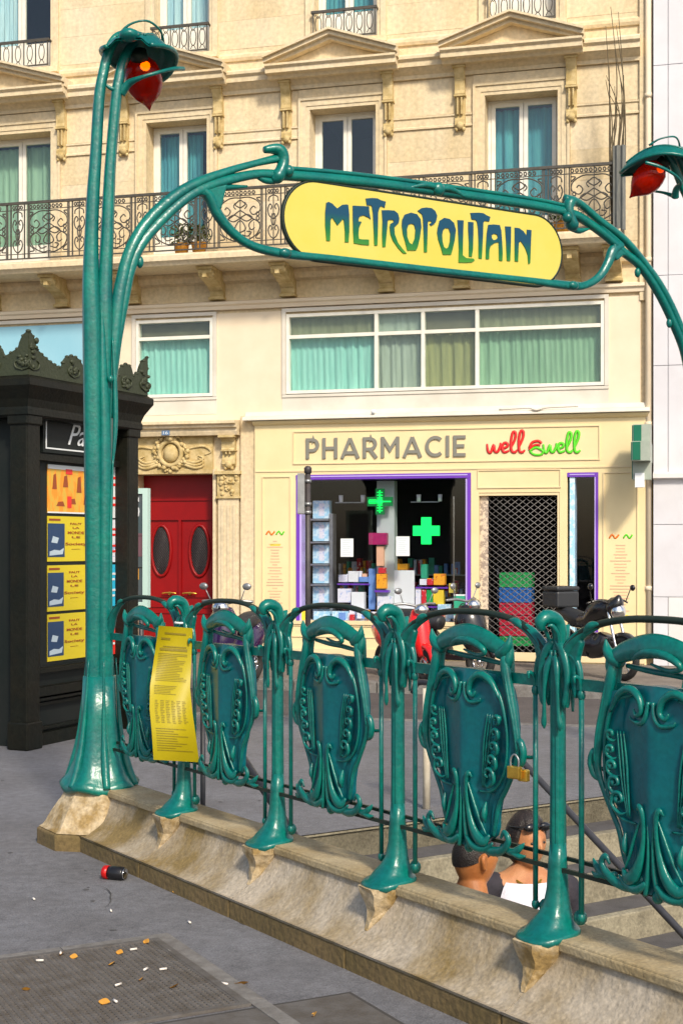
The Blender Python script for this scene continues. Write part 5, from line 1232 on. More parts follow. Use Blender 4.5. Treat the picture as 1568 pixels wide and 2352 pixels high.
b.ball((tb[3][0], -.025, tb[3][2]+.01), (.05, .04, .045), 10, 6); b.tube([(tb[3][0]-.22, -.02, tb[3][2]-.01), (tb[3][0]-.1, -.035, tb[3][2]+.02), (tb[3][0], -.04, tb[3][2]+.01)], [.008, .018, .012], 7, 4); b.tube([(tb[3][0]+.22, -.02, tb[3][2]-.01), (tb[3][0]+.1, -.035, tb[3][2]+.02), (tb[3][0], -.04, tb[3][2]+.01)], [.008, .018, .012], 7, 4)
b.build('top_beam', 'green', A)
lb = L3([(462, 432), (482, 452), (500, 492), (535, 535), (580, 565), (650, 583), (760, 594), (900, 610), (1050, 627), (1200, 643), (1310, 657), (1345, 655), (1375, 636), (1395, 604), (1406, 576), (1425, 562)])
R = [.030, .036, .032, .028, .026, .028]+[.026]*4+[.030, .026, .028, .032, .036, .03]
b = MB(); b.tube(lb, R, 12, 6, ref=(0, 1, 0), flute=(3, .1)); b.ball((lb[5][0], -.025, lb[5][2]), (.045, .03, .03), 9, 6); b.ball((lb[10][0], -.025, lb[10][2]), (.045, .03, .03), 9, 6)
b.tube([lb[0], (lb[0][0]+.12, 0, lb[0][2]+.02), (lb[0][0]+.3, 0, lb[0][2]+.05)], [.03, .022, .008], 8, 4); b.tube([lb[-1], (lb[-1][0]-.10, 0, lb[-1][2]+.06), (lb[-1][0]-.22, 0, lb[-1][2]+.13)], [.02, .016, .006], 8, 4)
b.build('lower_beam', 'green', A)
# thorns under the right limb
b = MB()
for (x, z) in (pq(1463, 626), pq(1536, 742), pq(322, 602)):
    b.ball((x, 0, z), (.022, .022, .035), 8, 6)
b.build_each('bud', 'green', A)
# sign plate
SZ, SR, ST0, ST1 = 3.565, .235, pq(648, 500)[0], pq(1286, 600)[0]
pl = [(ST0+SR+SR*math.cos(a), SZ-.005+SR*math.sin(a)) for a in [math.pi/2+math.pi*k/24 for k in range(25)]]+[(ST1-SR+SR*math.cos(a), SZ+.012+SR*math.sin(a)) for a in [-math.pi/2+math.pi*k/24 for k in range(25)]]
sg = MB().plate(pl, -.015, .015).build('sign_plate', 'yellow', A)
b = MB(); b.tube([(x, 0, z) for x, z in pl], .012, 6, 1, ref=(0, 1, 0), closed=True, flat=1.6); b.build('plate_rim', 'rail_dark', sg)
Acr = dict(
 M=[[(120,160),(150,148),(200,170),(270,240),(340,190),(400,183),(425,190),(440,330),(440,560),(430,710),(380,710),(380,560),(365,410),(350,385),(275,475),(225,400),(200,365),(178,400),(172,690),(122,690),(105,480),(105,300)]],
 E=[[(490,200),(590,205),(715,212),(720,300),(738,390),(700,360),(640,335),(590,345),(570,380),(568,420),(612,425),(575,510),(568,600),(575,665),(620,672),(715,675),(715,752),(620,745),(505,725),(495,560),(490,350)]],
 T=[[(670,100),(760,93),(830,98),(880,125),(950,145),(935,228),(880,205),(860,230),(842,300),(840,500),(833,755),(790,755),(785,600),(770,300),(755,210),(740,195),(685,192)]],
 R=[[(895,265),(980,263),(1070,270),(1120,310),(1138,380),(1130,440),(1090,480),(1068,500),(1075,600),(1120,720),(1180,800),(1240,868),(1190,865),(1120,790),(1050,690),(1015,600),(1005,500),(1015,455),(1060,430),(1055,400),(1000,395),(975,410),(970,500),(955,650),(945,775),(905,775),(900,600),(905,420)]],
 O=[[(1180,400),(1215,325),(1300,298),(1385,320),(1435,390),(1447,500),(1425,650),(1395,780),(1370,825),(1250,825),(1225,720),(1190,600),(1175,480)],[(1305,450),(1265,465),(1245,530),(1250,640),(1280,720),(1320,745),(1355,660),(1365,540),(1345,465)]],
 P=[[(1395,272),(1450,235),(1512,226),(1590,235),(1640,275),(1667,340),(1655,410),(1625,458),(1578,482),(1562,455),(1590,440),(1580,415),(1545,415),(1535,440),(1532,600),(1525,850),(1485,850),(1480,600),(1470,380),(1455,320)]])
Bcr = dict(
 O=[[(165,400),(190,300),(255,258),(330,275),(390,330),(417,430),(400,570),(370,700),(350,772),(235,772),(210,680),(170,560),(156,470)],[(270,400),(235,430),(225,500),(230,590),(250,665),(280,690),(312,670),(335,590),(340,480),(315,405)]],
 L=[[(440,290),(525,295),(520,400),(515,600),(512,780),(560,820),(660,828),(680,850),(640,880),(540,884),(455,882),(460,700),(450,450)]],
 I=[[(590,315),(662,320),(660,500),(655,700),(640,800),(600,797),(600,600),(590,420)]],
 T=[[(620,190),(740,186),(800,193),(840,220),(897,245),(882,308),(820,300),(800,320),(795,500),(785,700),(778,830),(735,822),(735,600),(728,420),(712,310),(690,285),(635,277)]],
 A=[[(870,355),(950,350),(1030,360),(1050,440),(1060,560),(1070,750),(1065,862),(1020,852),(1018,700),(1015,597),(960,607),(900,650),(885,700),(880,835),(835,832),(840,650),(850,480)],[(915,495),(918,540),(940,570),(985,560),(1003,530),(990,490),(950,478)]],
 J=[[(1105,378),(1187,380),(1185,600),(1175,862),(1130,857),(1120,600)]],
 N=[[(1240,395),(1300,403),(1360,445),(1405,510),(1410,423),(1472,430),(1465,600),(1455,892),(1430,902),(1420,780),(1390,690),(1350,620),(1318,580),(1295,610),(1285,872),(1240,862),(1240,600)]])
def tr(p, ox, oy): return pq((ox+p[0]/5.6)*.91858, (oy+p[1]/5.6)*.91858)
for dct, ox, oy in ((Acr, 790, 480), (Bcr, 1060, 500)):
    for k, loops in dct.items():
        MB().poly([[tr(p, ox, oy) for p in lp] for lp in loops], -.021, -.0155).build('letter', 'letters', sg, recalc=False)
# lamps
def lamp(mirror):
    f = 1 if not mirror else -1; base = Vector((.235 if not mirror else 4.51-.235, .02, 4.325))
    ax = Vector((.14*f, .171, -.22)).normalized(); side = Vector((.77*f, -.63, 0)).normalized(); up = ax.cross(side); up = up if up.z > 0 else -up
    # hood: leaf shaped scoop from the stem over the bulb
    hd = Vector((.63*f, .77, 0)); S0 = base+hd*-.24; S0.z = 4.30
    m_ = (lambda p: p) if not mirror else (lambda p: (4.51-p[0], p[1], p[2]))
    def hood(u, v, t=0):
        U = 2*u-1; L = .52*v; w = .205*max(.02, math.sin(math.pi*min(1, v*.84+.14)))**.62
        zc = S0.z+.04+.125*math.sin(math.pi*min(1, v*.95+.05))**.8-.03*v; drop = .10*abs(U)**2.2*math.sin(math.pi*min(.98, v*.9+.08))**.5
        c = S0+hd*L+side*(U*w); return (c.x, c.y, zc-drop-t+.005*math.cos(U*11))
    b = MB(); b.grid(lambda u, v: hood(u, v), 26, 20); b.grid(lambda u, v: hood(u, v, .012), 26, 20)
    for U in (0, 1): b.tube([Vector(hood(U, v/12)) for v in range(0, 13)], .013, 8, 2)
    for U in (.25, .5, .75): b.tube([Vector(hood(U, v/12))+Vector((0, 0, .003)) for v in range(1, 12)], .008, 6, 2)
    b.tube([m_(p) for p in [(.085, -.01, 4.40), (.13, -.06, 4.47), (.22, -.10, 4.50), (.32, -.06, 4.48), (.37, .0, 4.44)]], [.014, .007, .0065, .0065, .009], 8, 5)
    b.tube([m_((.095, -.01, 4.40)), m_((.13, -.05, 4.43)), Vector(hood(.6, .10)), Vector(hood(.6, .35))+Vector((0, 0, .003))], [.028, .028, .018, .006], 10, 5)
    b.ball(tuple(Vector(hood(.5, .03))+Vector((0, 0, -.005))), (.055, .055, .035), 12, 8)
    h = b.build('lamp_hood', 'green', A)
    c = MB(); ca = [(pq(x_, y_, o_)[0], o_, pq(x_, y_, o_)[1]) for x_, y_, o_ in ((278, 215, 0), (296, 192, -.04), (325, 178, -.12), (365, 166, -.15), (400, 158, -.12), (422, 158, -.06))]
    c.tube([m_(p) for p in ca], [.028, .022, .012, .010, .012, .012], 8, 6)
    c.tube([m_(p) for p in [(.09, .02, 4.12), (.12, .10, 4.16), (.20, .20, 4.20), (.30, .24, 4.30)]], [.02, .010, .008, .008], 8, 6)
    c.build('bulb_claw', 'green', h)
    g = MB(); pr = [(.02, -.02), (.052, .0), (.086, .035), (.102, .08), (.106, .125), (.101, .165), (.084, .205), (.056, .24), (.028, .268), (.012, .29), (.003, .31)]
    rot = ax.to_track_quat('Z', 'Y').to_matrix().to_4x4(); rot.translation = base-ax*.0
    g.lathe(pr, (0, 0, 0), 24); g.tf(rot); bl = g.build('lamp_bulb', 'bulb', A)
    k = MB(); k.ball(tuple(base+ax*.055-Vector((0, .045, -.0))), (.026, .026, .026), 12, 8); k.build('lamp_core', 'filament' if not mirror else 'filament2', bl)
    k = MB(); k.tube([base-ax*.05, base-ax*.0], [.045, .05], 12, spline=False); k.build('lamp_socket', 'rail_dark', bl)
lamp(False); lamp(True)

# yellow notice tied round the first post
NT = empty('yellow_notice', MR @ Matrix.Translation((posts[0], 0, ZF)), 'wavy yellow printed notice tied around the first railing post', 'notice')
def nsurf(v):   # picture column range of the hanging sheet
    c = [(0, 365, 443), (.2, 356, 440), (.45, 345, 437), (.62, 344, 442), (.8, 349, 450), (1, 353, 458)]
    for (a, l, r), (b_, l2, r2) in zip(c, c[1:]):
        if v <= b_: k = (v-a)/(b_-a); return l+(l2-l)*k, r+(r2-r)*k
Minv = (MR @ Matrix.Translation((posts[0], 0, ZF))).inverted()
def npt(u, v, off=0):
    l, r = nsurf(min(v, .9999)); px = l+(r-l)*u; py = 1437+(1745-1437)*v+6*u
    d = 6.74+.05*math.sin(v*5.2+.6)+.03*math.sin(u*3.1+v*4)-off+.05*(u-.5)
    return tuple(Minv @ pw(px, py, d))
b = MB(); b.grid(lambda u, v: npt(u, v), 14, 40); b.grid(lambda u, v: npt(u, v, -.0015), 14, 40); nsheet = b.build('sheet', 'notice', NT, recalc=False)
b = MB(); rr = random.Random(2)
def ln(v0, u0, u1, h): b.grid(lambda u, v: npt(u0+(u1-u0)*u, v0+h*v, .0025), 6, 1, smooth=False)
for v0, u0, u1, h in ((.045, .2, .82, .014), (.085, .12, .38, .016), (.145, .2, .85, .008), (.16, .12, .88, .02)): ln(v0, u0, u1, h)
for k in range(17): ln(.20+k*.0125, .10, .60+.3*rr.random(), .0042)
for k in range(6): ln(.44+k*.012, .10, .5+.3*rr.random(), .004)
for k in range(6):
    for j in range(14): ln(.55+j*.0125, .12+k*.13, .12+k*.13+.05+.05*rr.random(), .0042)
for k in range(10): ln(.76+k*.018, .10, .5+.4*rr.random(), .0045)
tag(b.build('printed_text', 'ink', NT, recalc=False), kind='stuff')
MB().tube([(.045*math.cos(a), .02+.045*math.sin(a), .93) for a in [j*math.pi/6 for j in range(12)]], .006, 6, 1, closed=True).build('tie', 'white', NT)

# ================================================================== kiosk
KA = Vector((-2.50, 11.12, 0)); kang = math.atan2(.91, .41)
MK = Matrix.Translation(KA) @ Matrix.Rotation(kang, 4, 'Z')    # x along the visible side, y along the other side (left)
K = empty('press_kiosk', MK, 'black green metal kiosk with crested cornice and yellow posters', 'kiosk')
KL = 1.44
b = MB(); b.box(.06, KL-.06, .06, KL-.06, 0, 2.72); b.build('body', 'kiosk_p', K)
for x in (0, KL):
    for y in (0, KL):
        sx = .0; b = MB(); b.box(x-.085, x+.085, y-.085, y+.085, 0, 2.68); b.box(x-.10, x+.10, y-.10, y+.10, 0, .22); b.box(x-.10, x+.10, y-.10, y+.10, 2.56, 2.66)
        b.build('corner_pillar', 'kiosk', K, bevel=.012)
def kprof(b, prof):   # moulding run round the box, prof list of (out, z)
    rings = []
    for o, z in prof: rings.append([(-o, -o, z), (KL+o, -o, z), (KL+o, KL+o, z), (-o, KL+o, z)])
    b.loft(rings, smooth=False)
b = MB(); kprof(b, [(.09, 2.62), (.11, 2.64), (.11, 2.68), (.10, 2.70), (.12, 2.76), (.155, 2.82), (.18, 2.86), (.18, 2.91), (.15, 2.93), (.13, 2.95)]); b.build('cornice', 'kiosk', K)
b = MB(); b.box(.02, KL-.02, .02, KL-.02, 2.94, 2.99); b.build('roof', 'kiosk', K)
def crest_side():
    n = 120; top = []
    for i in range(n+1):
        x = i/n; e = min(x, 1-x)
        z = .08+.20*math.exp(-(abs(x-.60)/.10)**1.8)+.13*max(0, 1-((x-.345)/.085)**2)**.5+.12*max(0, 1-((x-.80)/.06)**2)**.5+.17*math.exp(-(e/.15)**1.5)+.09*max(0, 1-(e/.055)**2)**.5
        top.append((-.14+(KL+.28)*x, 2.94+z))
    return top
tp = crest_side(); pl = [(tp[0][0], 2.94)]+tp+[(tp[-1][0], 2.94)]; pl.reverse()
for side in range(4):
    M4 = Matrix.Translation((KL/2, KL/2, 0)) @ Matrix.Rotation(side*math.pi/2, 4, 'Z') @ Matrix.Translation((-KL/2, -KL/2, 0))
    b = MB(); N_ = len(tp)
    b.poly([[(x, z) for x, z in pl]], -.145, -.12)
    for x, z in tp[::4]: b.ball((x, -.133, z), (.014, .022, .014), 6, 4)
    rr = random.Random(side)
    for cxk in (.03, .345, .60, .80, .97):
        X0 = -.14+(KL+.28)*cxk; hh = .24 if cxk in (.03, .60, .97) else .13
        for k in range(9):
            b.ball((X0+rr.uniform(-.05, .05), -.148, 2.98+rr.random()*hh), (.012+.02*rr.random(), .015, .012+.015*rr.random()), 6, 4)
        for s in (-1, 1): b.tube([(X0, -.148, 2.98), (X0+s*.06, -.15, 3.0), (X0+s*.075, -.15, 3.04), (X0+s*.04, -.15, 3.06)], [.006, .009, .008, .004], 6, 4)
    b.tf(M4); b.build('crest', 'kiosk_g', K)
# side facing the camera: y = 0 plane is it to the right? visible long side runs along x at y=0
def kp(px, py, off=.0):   # point on the side plane local y = -off
    a = (px-CX)/F; n2 = Vector((math.sin(kang), -math.cos(kang))); o = Vector((KA.x, KA.y)); k = (o.dot(n2)+off)/(a*n2.x+n2.y); p = Vector((k*a, k))-o
    return p.dot(Vector((math.cos(kang), math.sin(kang)))), HC+(HY-py)/F*k
def kbox(b, px0, px1, z0, z1, y0, y1): b.box(kp(px0, 0, -y1)[0], kp(px1, 0, -y1)[0], y0, y1, z0, z1)
zsg1, zsg0 = kp(112, 952)[1], kp(112, 1030)[1]
xk0, xk1 = kp(112, 1000)[0], KL-.16
b = MB(); b.box(.10, KL-.10, -.01, .055, zsg0-.10, zsg0-.05); b.box(.10, KL-.10, -.01, .055, zsg1+.06, zsg1+.12); b.box(.10, KL-.10, .0, .055, .58, .62); b.box(.1, KL-.1, -.02, .055, .0, .10); b.box(.1, KL-.1, -.03, .055, .40, .47); b.box(.1, KL-.1, -.01, .055, .36, .38)
for (z0, z1) in ((.12, .34),):
    x0, x1 = .17, KL-.17
    b.box(x0, x1, .02, .055, z0, z0+.025); b.box(x0, x1, .02, .055, z1-.025, z1); b.box(x0, x0+.025, .02, .055, z0+.025, z1-.025); b.box(x1-.025, x1, .02, .055, z0+.025, z1-.025)
b.build_each('side_moulding', 'kiosk', K)
sgk = MB().box(xk0-.03, xk1+.03, .03, .058, zsg0-.03, zsg1+.03).build('name_panel', 'kiosk_p', K)
b = MB(); t = .012
b.box(xk0, xk1, .024, .0285, zsg0, zsg0+t); b.box(xk0, xk1, .024, .0285, zsg1-t, zsg1); b.box(xk0, xk0+t, .024, .0285, zsg0+t, zsg1-t); b.box(xk1-t, xk1, .024, .0285, zsg0+t, zsg1-t); b.build('white_border', 'white', sgk)
xa, xb = kp(163, 1000)[0], kp(246, 1000)[0]; zt_, zb_ = zsg0+.19, zsg0+.06
h_ = zt_-zb_+.04
fit_text('Paris', xa, xb, zb_-.01, zb_+h_, .026, .004, shear=.45).build('script_name', 'white', sgk)
# posters
def poster(c0, c1, ya, yb, m, lab):
    x0, z1 = kp(c0, ya, -.05); x1 = kp(c1, ya, -.05)[0]; z0 = kp(c0, yb, -.05)[1]
    o = MB().box(x0, x1, .050, .056, z0, z1).build('poster', m, K); o['label'] = lab; return o, x0, x1, z0, z1
MB().box(kp(106, 1000)[0], KL-.12, .057, .0595, kp(106, 1530)[1], kp(106, 1062)[1]).build('poster_board', 'kiosk_p', K)
o, x0, x1, z0, z1 = poster(110, 205, 1066, 1178, 'p_orange', 'orange poster with brown figures')
b = MB(); b.box(x0, x1, .047, .0495, z1-.035, z1); b.box(x0, x1, .047, .0495, z0, z0+.012); b.build('pale_strip', 'white', o)
b = MB()
for (u, v, w, h) in ((.16, .5, .1, .32), (.42, .55, .12, .25), (.75, .45, .12, .35), (.3, .15, .2, .1), (.6, .2, .14, .12), (.9, .2, .08, .2)): b.plate([(x0+(x1-x0)*(u-w/2), z0+(z1-z0)*v), (x0+(x1-x0)*(u+w/2), z0+(z1-z0)*v), (x0+(x1-x0)*(u+w*.3), z0+(z1-z0)*(v+h)), (x0+(x1-x0)*(u-w*.25), z0+(z1-z0)*(v+h*.9))], .0475, .0495)
b.build_each('brown_figure', 'p_brown', o)
b = MB(); b.box(x0+(x1-x0)*.42, x0+(x1-x0)*.58, .0465, .0474, z0+(z1-z0)*.82, z0+(z1-z0)*.93); b.box(x0+(x1-x0)*.46, x0+(x1-x0)*.56, .0465, .0474, z0+(z1-z0)*.12, z0+(z1-z0)*.36); b.build_each('red_panel', 'p_red', o)
for i, (ya, yb) in enumerate(((1185, 1290), (1299, 1405), (1412, 1520))):
    o, x0, x1, z0, z1 = poster(110, 204-5*min(i, 1), ya, yb, 'p_yellow', f'yellow poster with navy photo, {["upper", "middle", "lower"][i]} of three'); w, h = x1-x0, z1-z0
    b = MB(); b.box(x0, x0+.40*w, .047, .0495, z0+.10*h, z0+.84*h); b.build('navy_photo', 'p_navy', o)
    b = MB(); b.plate([(x0+.04*w, z0+.13*h), (x0+.35*w, z0+.16*h), (x0+.38*w, z0+.3*h), (x0+.28*w, z0+.24*h), (x0+.15*w, z0+.26*h), (x0+.04*w, z0+.22*h)], .0462, .0469)
    b.plate([(x0+.08*w, z0+.42*h), (x0+.22*w, z0+.40*h), (x0+.26*w, z0+.52*h), (x0+.12*w, z0+.56*h)], .0462, .0469); b.build('pale_figure', 'p_grey', o)
    b = MB(); b.box(x0+.03*w, x0+.3*w, .047, .0495, z0+.90*h, z0+.945*h)
    for k, (v, hw_, hh) in enumerate(((.84, .14, .045), (.75, .08, .04), (.64, .20, .06), (.54, .10, .04), (.38, .26, .08), (.27, .1, .015))):
        q = fit_text(['FAUT', 'LA', 'MONDE', 'LE', 'Society', 'paris'][k], x0+(.68-hw_)*w, x0+(.68+hw_)*w, z0+(v-hh/2)*h, z0+(v+hh/2)*h, .048, .003, offset=.01); b.add(q.v, q.f)
    tag(b.build('poster_text', 'p_brown', o, recalc=False), kind='stuff')
for (ya, yb, m, lab) in ((1066, 1188, 'white', 'white poster with red print, top of the right column'), (1192, 1292, 'wbox', 'white poster below it'), (1298, 1396, 'cyan', 'bright cyan poster'), (1410, 1510, 'p_red', 'red poster at the bottom')):
    a = 206 if m not in ('cyan', 'p_red') else 200
    o, x0, x1, z0, z1 = poster(a, 284, ya, yb, m, lab); w, h = x1-x0, z1-z0; b = MB()
    for k in range(6): b.box(x0+w*.12, x0+w*(.6+.3*((k*7) % 3)/2), .047, .0495, z0+h*(.1+.13*k), z0+h*(.15+.13*k))
    tag(b.build('poster_text', 'p_red' if m in ('white', 'wbox') else 'white', o), kind='stuff')

# advert frame on a post behind the kiosk
FR = empty('timetable_frame', Matrix.Translation(pw(305, 1250, 15.2)-Vector((0, 0, HC))) @ Matrix.Rotation(-.25, 4, 'Z'), 'pale green framed panel showing a white 5 beside the red door', 'panel')
zt, zb = pw(328, 1122, 15.2).z, pw(328, 1395, 15.2).z
b = MB(); b.box(-.28, .19, -.04, .04, zt-.06, zt); b.box(-.28, .19, -.04, .04, zb, zb+.06); b.box(.13, .19, -.04, .04, zb+.06, zt-.06); b.box(-.28, -.22, -.04, .04, zb+.06, zt-.06); b.build('frame', 'pale', FR)
MT['mauve'] = mat('mauve_print', (.16, .08, .10), .5); MT['slate'] = mat('slate_poster', (.06, .09, .10), .4, col2=(.09, .10, .11), nscale=4)
MB().box(-.22, .13, -.02, .02, zb+.06, zt-.06).build('poster_sheet', 'slate', FR)
fit_text('15', -.07, .09, zt-.33, zt-.10, -.023, .004, offset=.03).build('numeral', 'white', FR)
b = MB()
for z in (zt-.52, zt-.86): b.box(-.22, .13, -.024, -.0205, z, z+.012)
b.build_each('divider', 'black', FR); MB().box(-.05, .08, -.024, -.0205, zb+.3, zb+.42).build('orange_mark', 'obox', FR)
MB().box(-.2, .12, -.024, -.0205, zb+.55, zb+.8).build('mauve_block', 'mauve', FR)
b = MB(); b.bar((-.2, 0, 0), (-.2, 0, zb), .03, 8); b.bar((.1, 0, 0), (.1, 0, zb), .03, 8); b.build_each('leg', 'pole', FR)

# sign pole seen edge-on in front of the pharmacy
pb_ = pw(707, 1250, 13.5); PO = empty('sign_pole', Matrix.Translation((pb_.x, pb_.y, -.0)), 'thin dark street pole standing before the left end of the pharmacy window', 'pole')
zt = pw(707, 1080, 13.5).z; MB().tube([(0, 0, 0), (0, 0, zt)], .026, 10, spline=False).build('pole', 'pole', PO)
MB().lathe([(.034, 0), (.038, .05), (.02, .07)], (0, 0, zt-.03), 10).build('cap', 'pole', PO)
b = MB(); b.box(-.095, -.028, -.22, .22, zt-.42, zt-.04); b.build('edge_on_plate', 'steel', PO)
b = MB()
for z in (zt-.12, zt-.34, zt-.42): b.tube([(0, 0, z), (0, 0, z+.03)], .036, 10, spline=False); b.box(-.05, .0, -.02, .02, z, z+.03)
b.build('clamp', 'steel', PO)

# ================================================================== two-wheelers
def wheel(par, x, r, wd=.05, y=0, name='wheel'):
    b = MB(); b.tube([(x+(r-wd)*math.cos(a), y, r+(r-wd)*math.sin(a)) for a in [j*math.pi/8 for j in range(16)]], wd, 10, 2, ref=(0, 1, 0), closed=True); w = b.build(name, 'tyre', par)
    b = MB(); b.tube([(x+(r-wd*1.9)*math.cos(a), y, r+(r-wd*1.9)*math.sin(a)) for a in [j*math.pi/8 for j in range(16)]], .012, 6, 2, ref=(0, 1, 0), closed=True); b.tube([(x, y-.05, r), (x, y+.05, r)], .035, 8, spline=False)
    for k in range(6):
        a = k*math.pi/3; b.bar((x, y, r), (x+(r-wd*1.8)*math.cos(a), y, r+(r-wd*1.8)*math.sin(a)), .010, 5)
    b.tube([(x+.09*math.cos(a), y-.04, r+.09*math.sin(a)) for a in [j*math.pi/5 for j in range(10)]], .008, 5, 1, ref=(0, 1, 0), closed=True)
    b.build('rim', 'chrome', w); return w
MC = empty('motorcycle', Matrix.Translation(pw(1356, 1250, 17.2)-Vector((0, 0, HC))) @ Matrix.Rotation(-1.08, 4, 'Z') @ Matrix.Scale(.86, 4), 'black motorcycle with a large top case parked before the pharmacy', 'motorcycle')
wheel(MC, .72, .31); wheel(MC, -.62, .30, .06)
b = MB(); b.tube([(-.45, 0, .74), (-.2, 0, .78), (0, 0, .80), (.2, 0, .92), (.38, 0, .95), (.5, 0, .85)], [.06, .13, .15, .19, .17, .08], 14, 6, flat=.8); b.build('tank', 'bike_black', MC)
b = MB(); b.tube([(-.75, 0, .90), (-.5, 0, .86), (-.2, 0, .80), (.08, 0, .84)], [.06, .12, .13, .07], 12, 5, flat=.9); b.build('seat', 'topcase', MC)
b = MB(); b.tube([(-.1, 0, .5), (.05, 0, .45), (.25, 0, .48), (.32, 0, .62)], [.14, .19, .16, .1], 12, 5); b.box(-.25, .1, -.17, .17, .3, .48); b.build('engine', 'bike_black', MC)
b = MB(); b.tube([(.72, -.09, .31), (.58, -.09, .70), (.46, -.08, 1.02)], .022, 8, 3); b.tube([(.72, .09, .31), (.58, .09, .70), (.46, .08, 1.02)], .022, 8, 3); b.build('fork', 'chrome', MC)
b = MB(); b.tube([(.36, -.36, 1.06), (.42, -.2, 1.10), (.46, 0, 1.05), (.42, .2, 1.10), (.36, .36, 1.06)], .014, 8, 5); b.tube([(.4, -.3, 1.08), (.42, -.34, 1.2), (.46, -.36, 1.27)], .009, 6, 4); b.ball((.47, -.38, 1.3), (.05, .03, .045), 10, 6); b.ball((.45, .38, 1.27), (.05, .03, .045), 10, 6); b.tube([(.4, .3, 1.08), (.42, .36, 1.24)], .009, 6, 4); b.build('handlebar', 'bike_black', MC)
b = MB(); b.ball((.60, 0, .95), (.10, .11, .12), 14, 8); b.build('headlight', 'chrome', MC)
b = MB(); b.tube([(.48, 0, 1.0), (.58, 0, 1.08), (.62, 0, 1.18)], [.12, .10, .02], 12, 4, flat=1.2); b.build('screen', 'bike_black', MC)
b = MB(); b.box(-.90, -.52, -.20, .20, .96, 1.20); b.build('top_case', 'topcase', MC, bevel=.03); MB().box(-.905, -.515, -.205, .205, 1.204, 1.27).build('case_lid', 'topcase', MC, bevel=.025)
b = MB(); b.tube([(-.2, -.17, .33), (-.5, -.19, .38), (-.85, -.2, .5)], [.03, .045, .05], 10, 4); b.build('exhaust', 'chrome', MC)
b = MB(); b.tube([(.72+.33*math.cos(a), 0, .31+.33*math.sin(a)) for a in (.5, .9, 1.4, 1.9, 2.3)], .035, 8, 4, flat=1.8, ref=(0, 1, 0)); b.tube([(-.62+.33*math.cos(a), 0, .31+.33*math.sin(a)) for a in (.6, 1.1, 1.6, 2.2, 2.8)], .035, 8, 4, flat=1.8, ref=(0, 1, 0)); b.build_each('mudguard', 'bike_black', MC)
def scooter(M, m, label, seatm='topcase', w=1.0):
    s = empty('scooter', M, label, 'scooter')
    wheel(s, .62, .23, .055); wheel(s, -.55, .23, .06)
    b = MB(); b.tube([(.60, 0, .35), (.52, 0, .55), (.44, 0, .80), (.40, 0, .98)], [.10*w, .17*w, .19*w, .10*w], 14, 6, flat=1.1); b.build('front_shield', m, s)
    b = MB(); b.tube([(.1, 0, .32), (-.15, 0, .42), (-.45, 0, .60), (-.8, 0, .66)], [.1, .17, .20, .08], 14, 6); b.box(-.1, .45, -.16, .16, .24, .31); b.build('body', m, s)
    b = MB(); b.tube([(-.02, 0, .72), (-.3, 0, .76), (-.75, 0, .82)], [.09, .13, .08], 12, 5, flat=1.1); b.build('seat', seatm, s)
    b = MB(); b.tube([(.30, -.34, 1.05), (.37, -.18, 1.06), (.42, 0, 1.03), (.37, .18, 1.06), (.30, .34, 1.05)], .018, 8, 5); b.tube([(.36, -.2, 1.06), (.38, -.26, 1.2)], .007, 5, 3); b.ball((.38, -.29, 1.24), (.025, .06, .045), 10, 6); b.tube([(.36, .2, 1.06), (.38, .26, 1.2)], .007, 5, 3); b.ball((.38, .29, 1.24), (.025, .06, .045), 10, 6); b.build('handlebar', 'steel', s)
    b = MB(); b.ball((.52, 0, .98), (.09, .11, .09), 12, 8); b.build('headlight', 'chrome', s)
    b = MB(); b.tube([(.62+.26*math.cos(a), 0, .23+.26*math.sin(a)) for a in (.3, .9, 1.5, 2.2)], .05, 8, 4, flat=1.4, ref=(0, 1, 0)); b.build('mudguard', m, s)
    return s
scooter(Matrix.Translation(pw(545, 1250, 16.3)-Vector((0, 0, HC-.0))) @ Matrix.Rotation(-1.9, 4, 'Z') @ Matrix.Scale(.92, 4), 'scoot_p', 'dark purple scooter parked before the stone pier beside the red door')
scooter(Matrix.Translation(pw(925, 1250, 17.0)-Vector((0, 0, HC))) @ Matrix.Rotation(-1.1, 4, 'Z') @ Matrix.Scale(.86, 4), 'scoot_r', 'bright red scooter parked before the pharmacy display window', w=.7)
scooter(Matrix.Translation(pw(1016, 1250, 17.3)-Vector((0, 0, HC))) @ Matrix.Rotation(-.7, 4, 'Z') @ Matrix.Scale(.9, 4), 'bike_black', 'black scooter with chrome bars parked right of the red one')

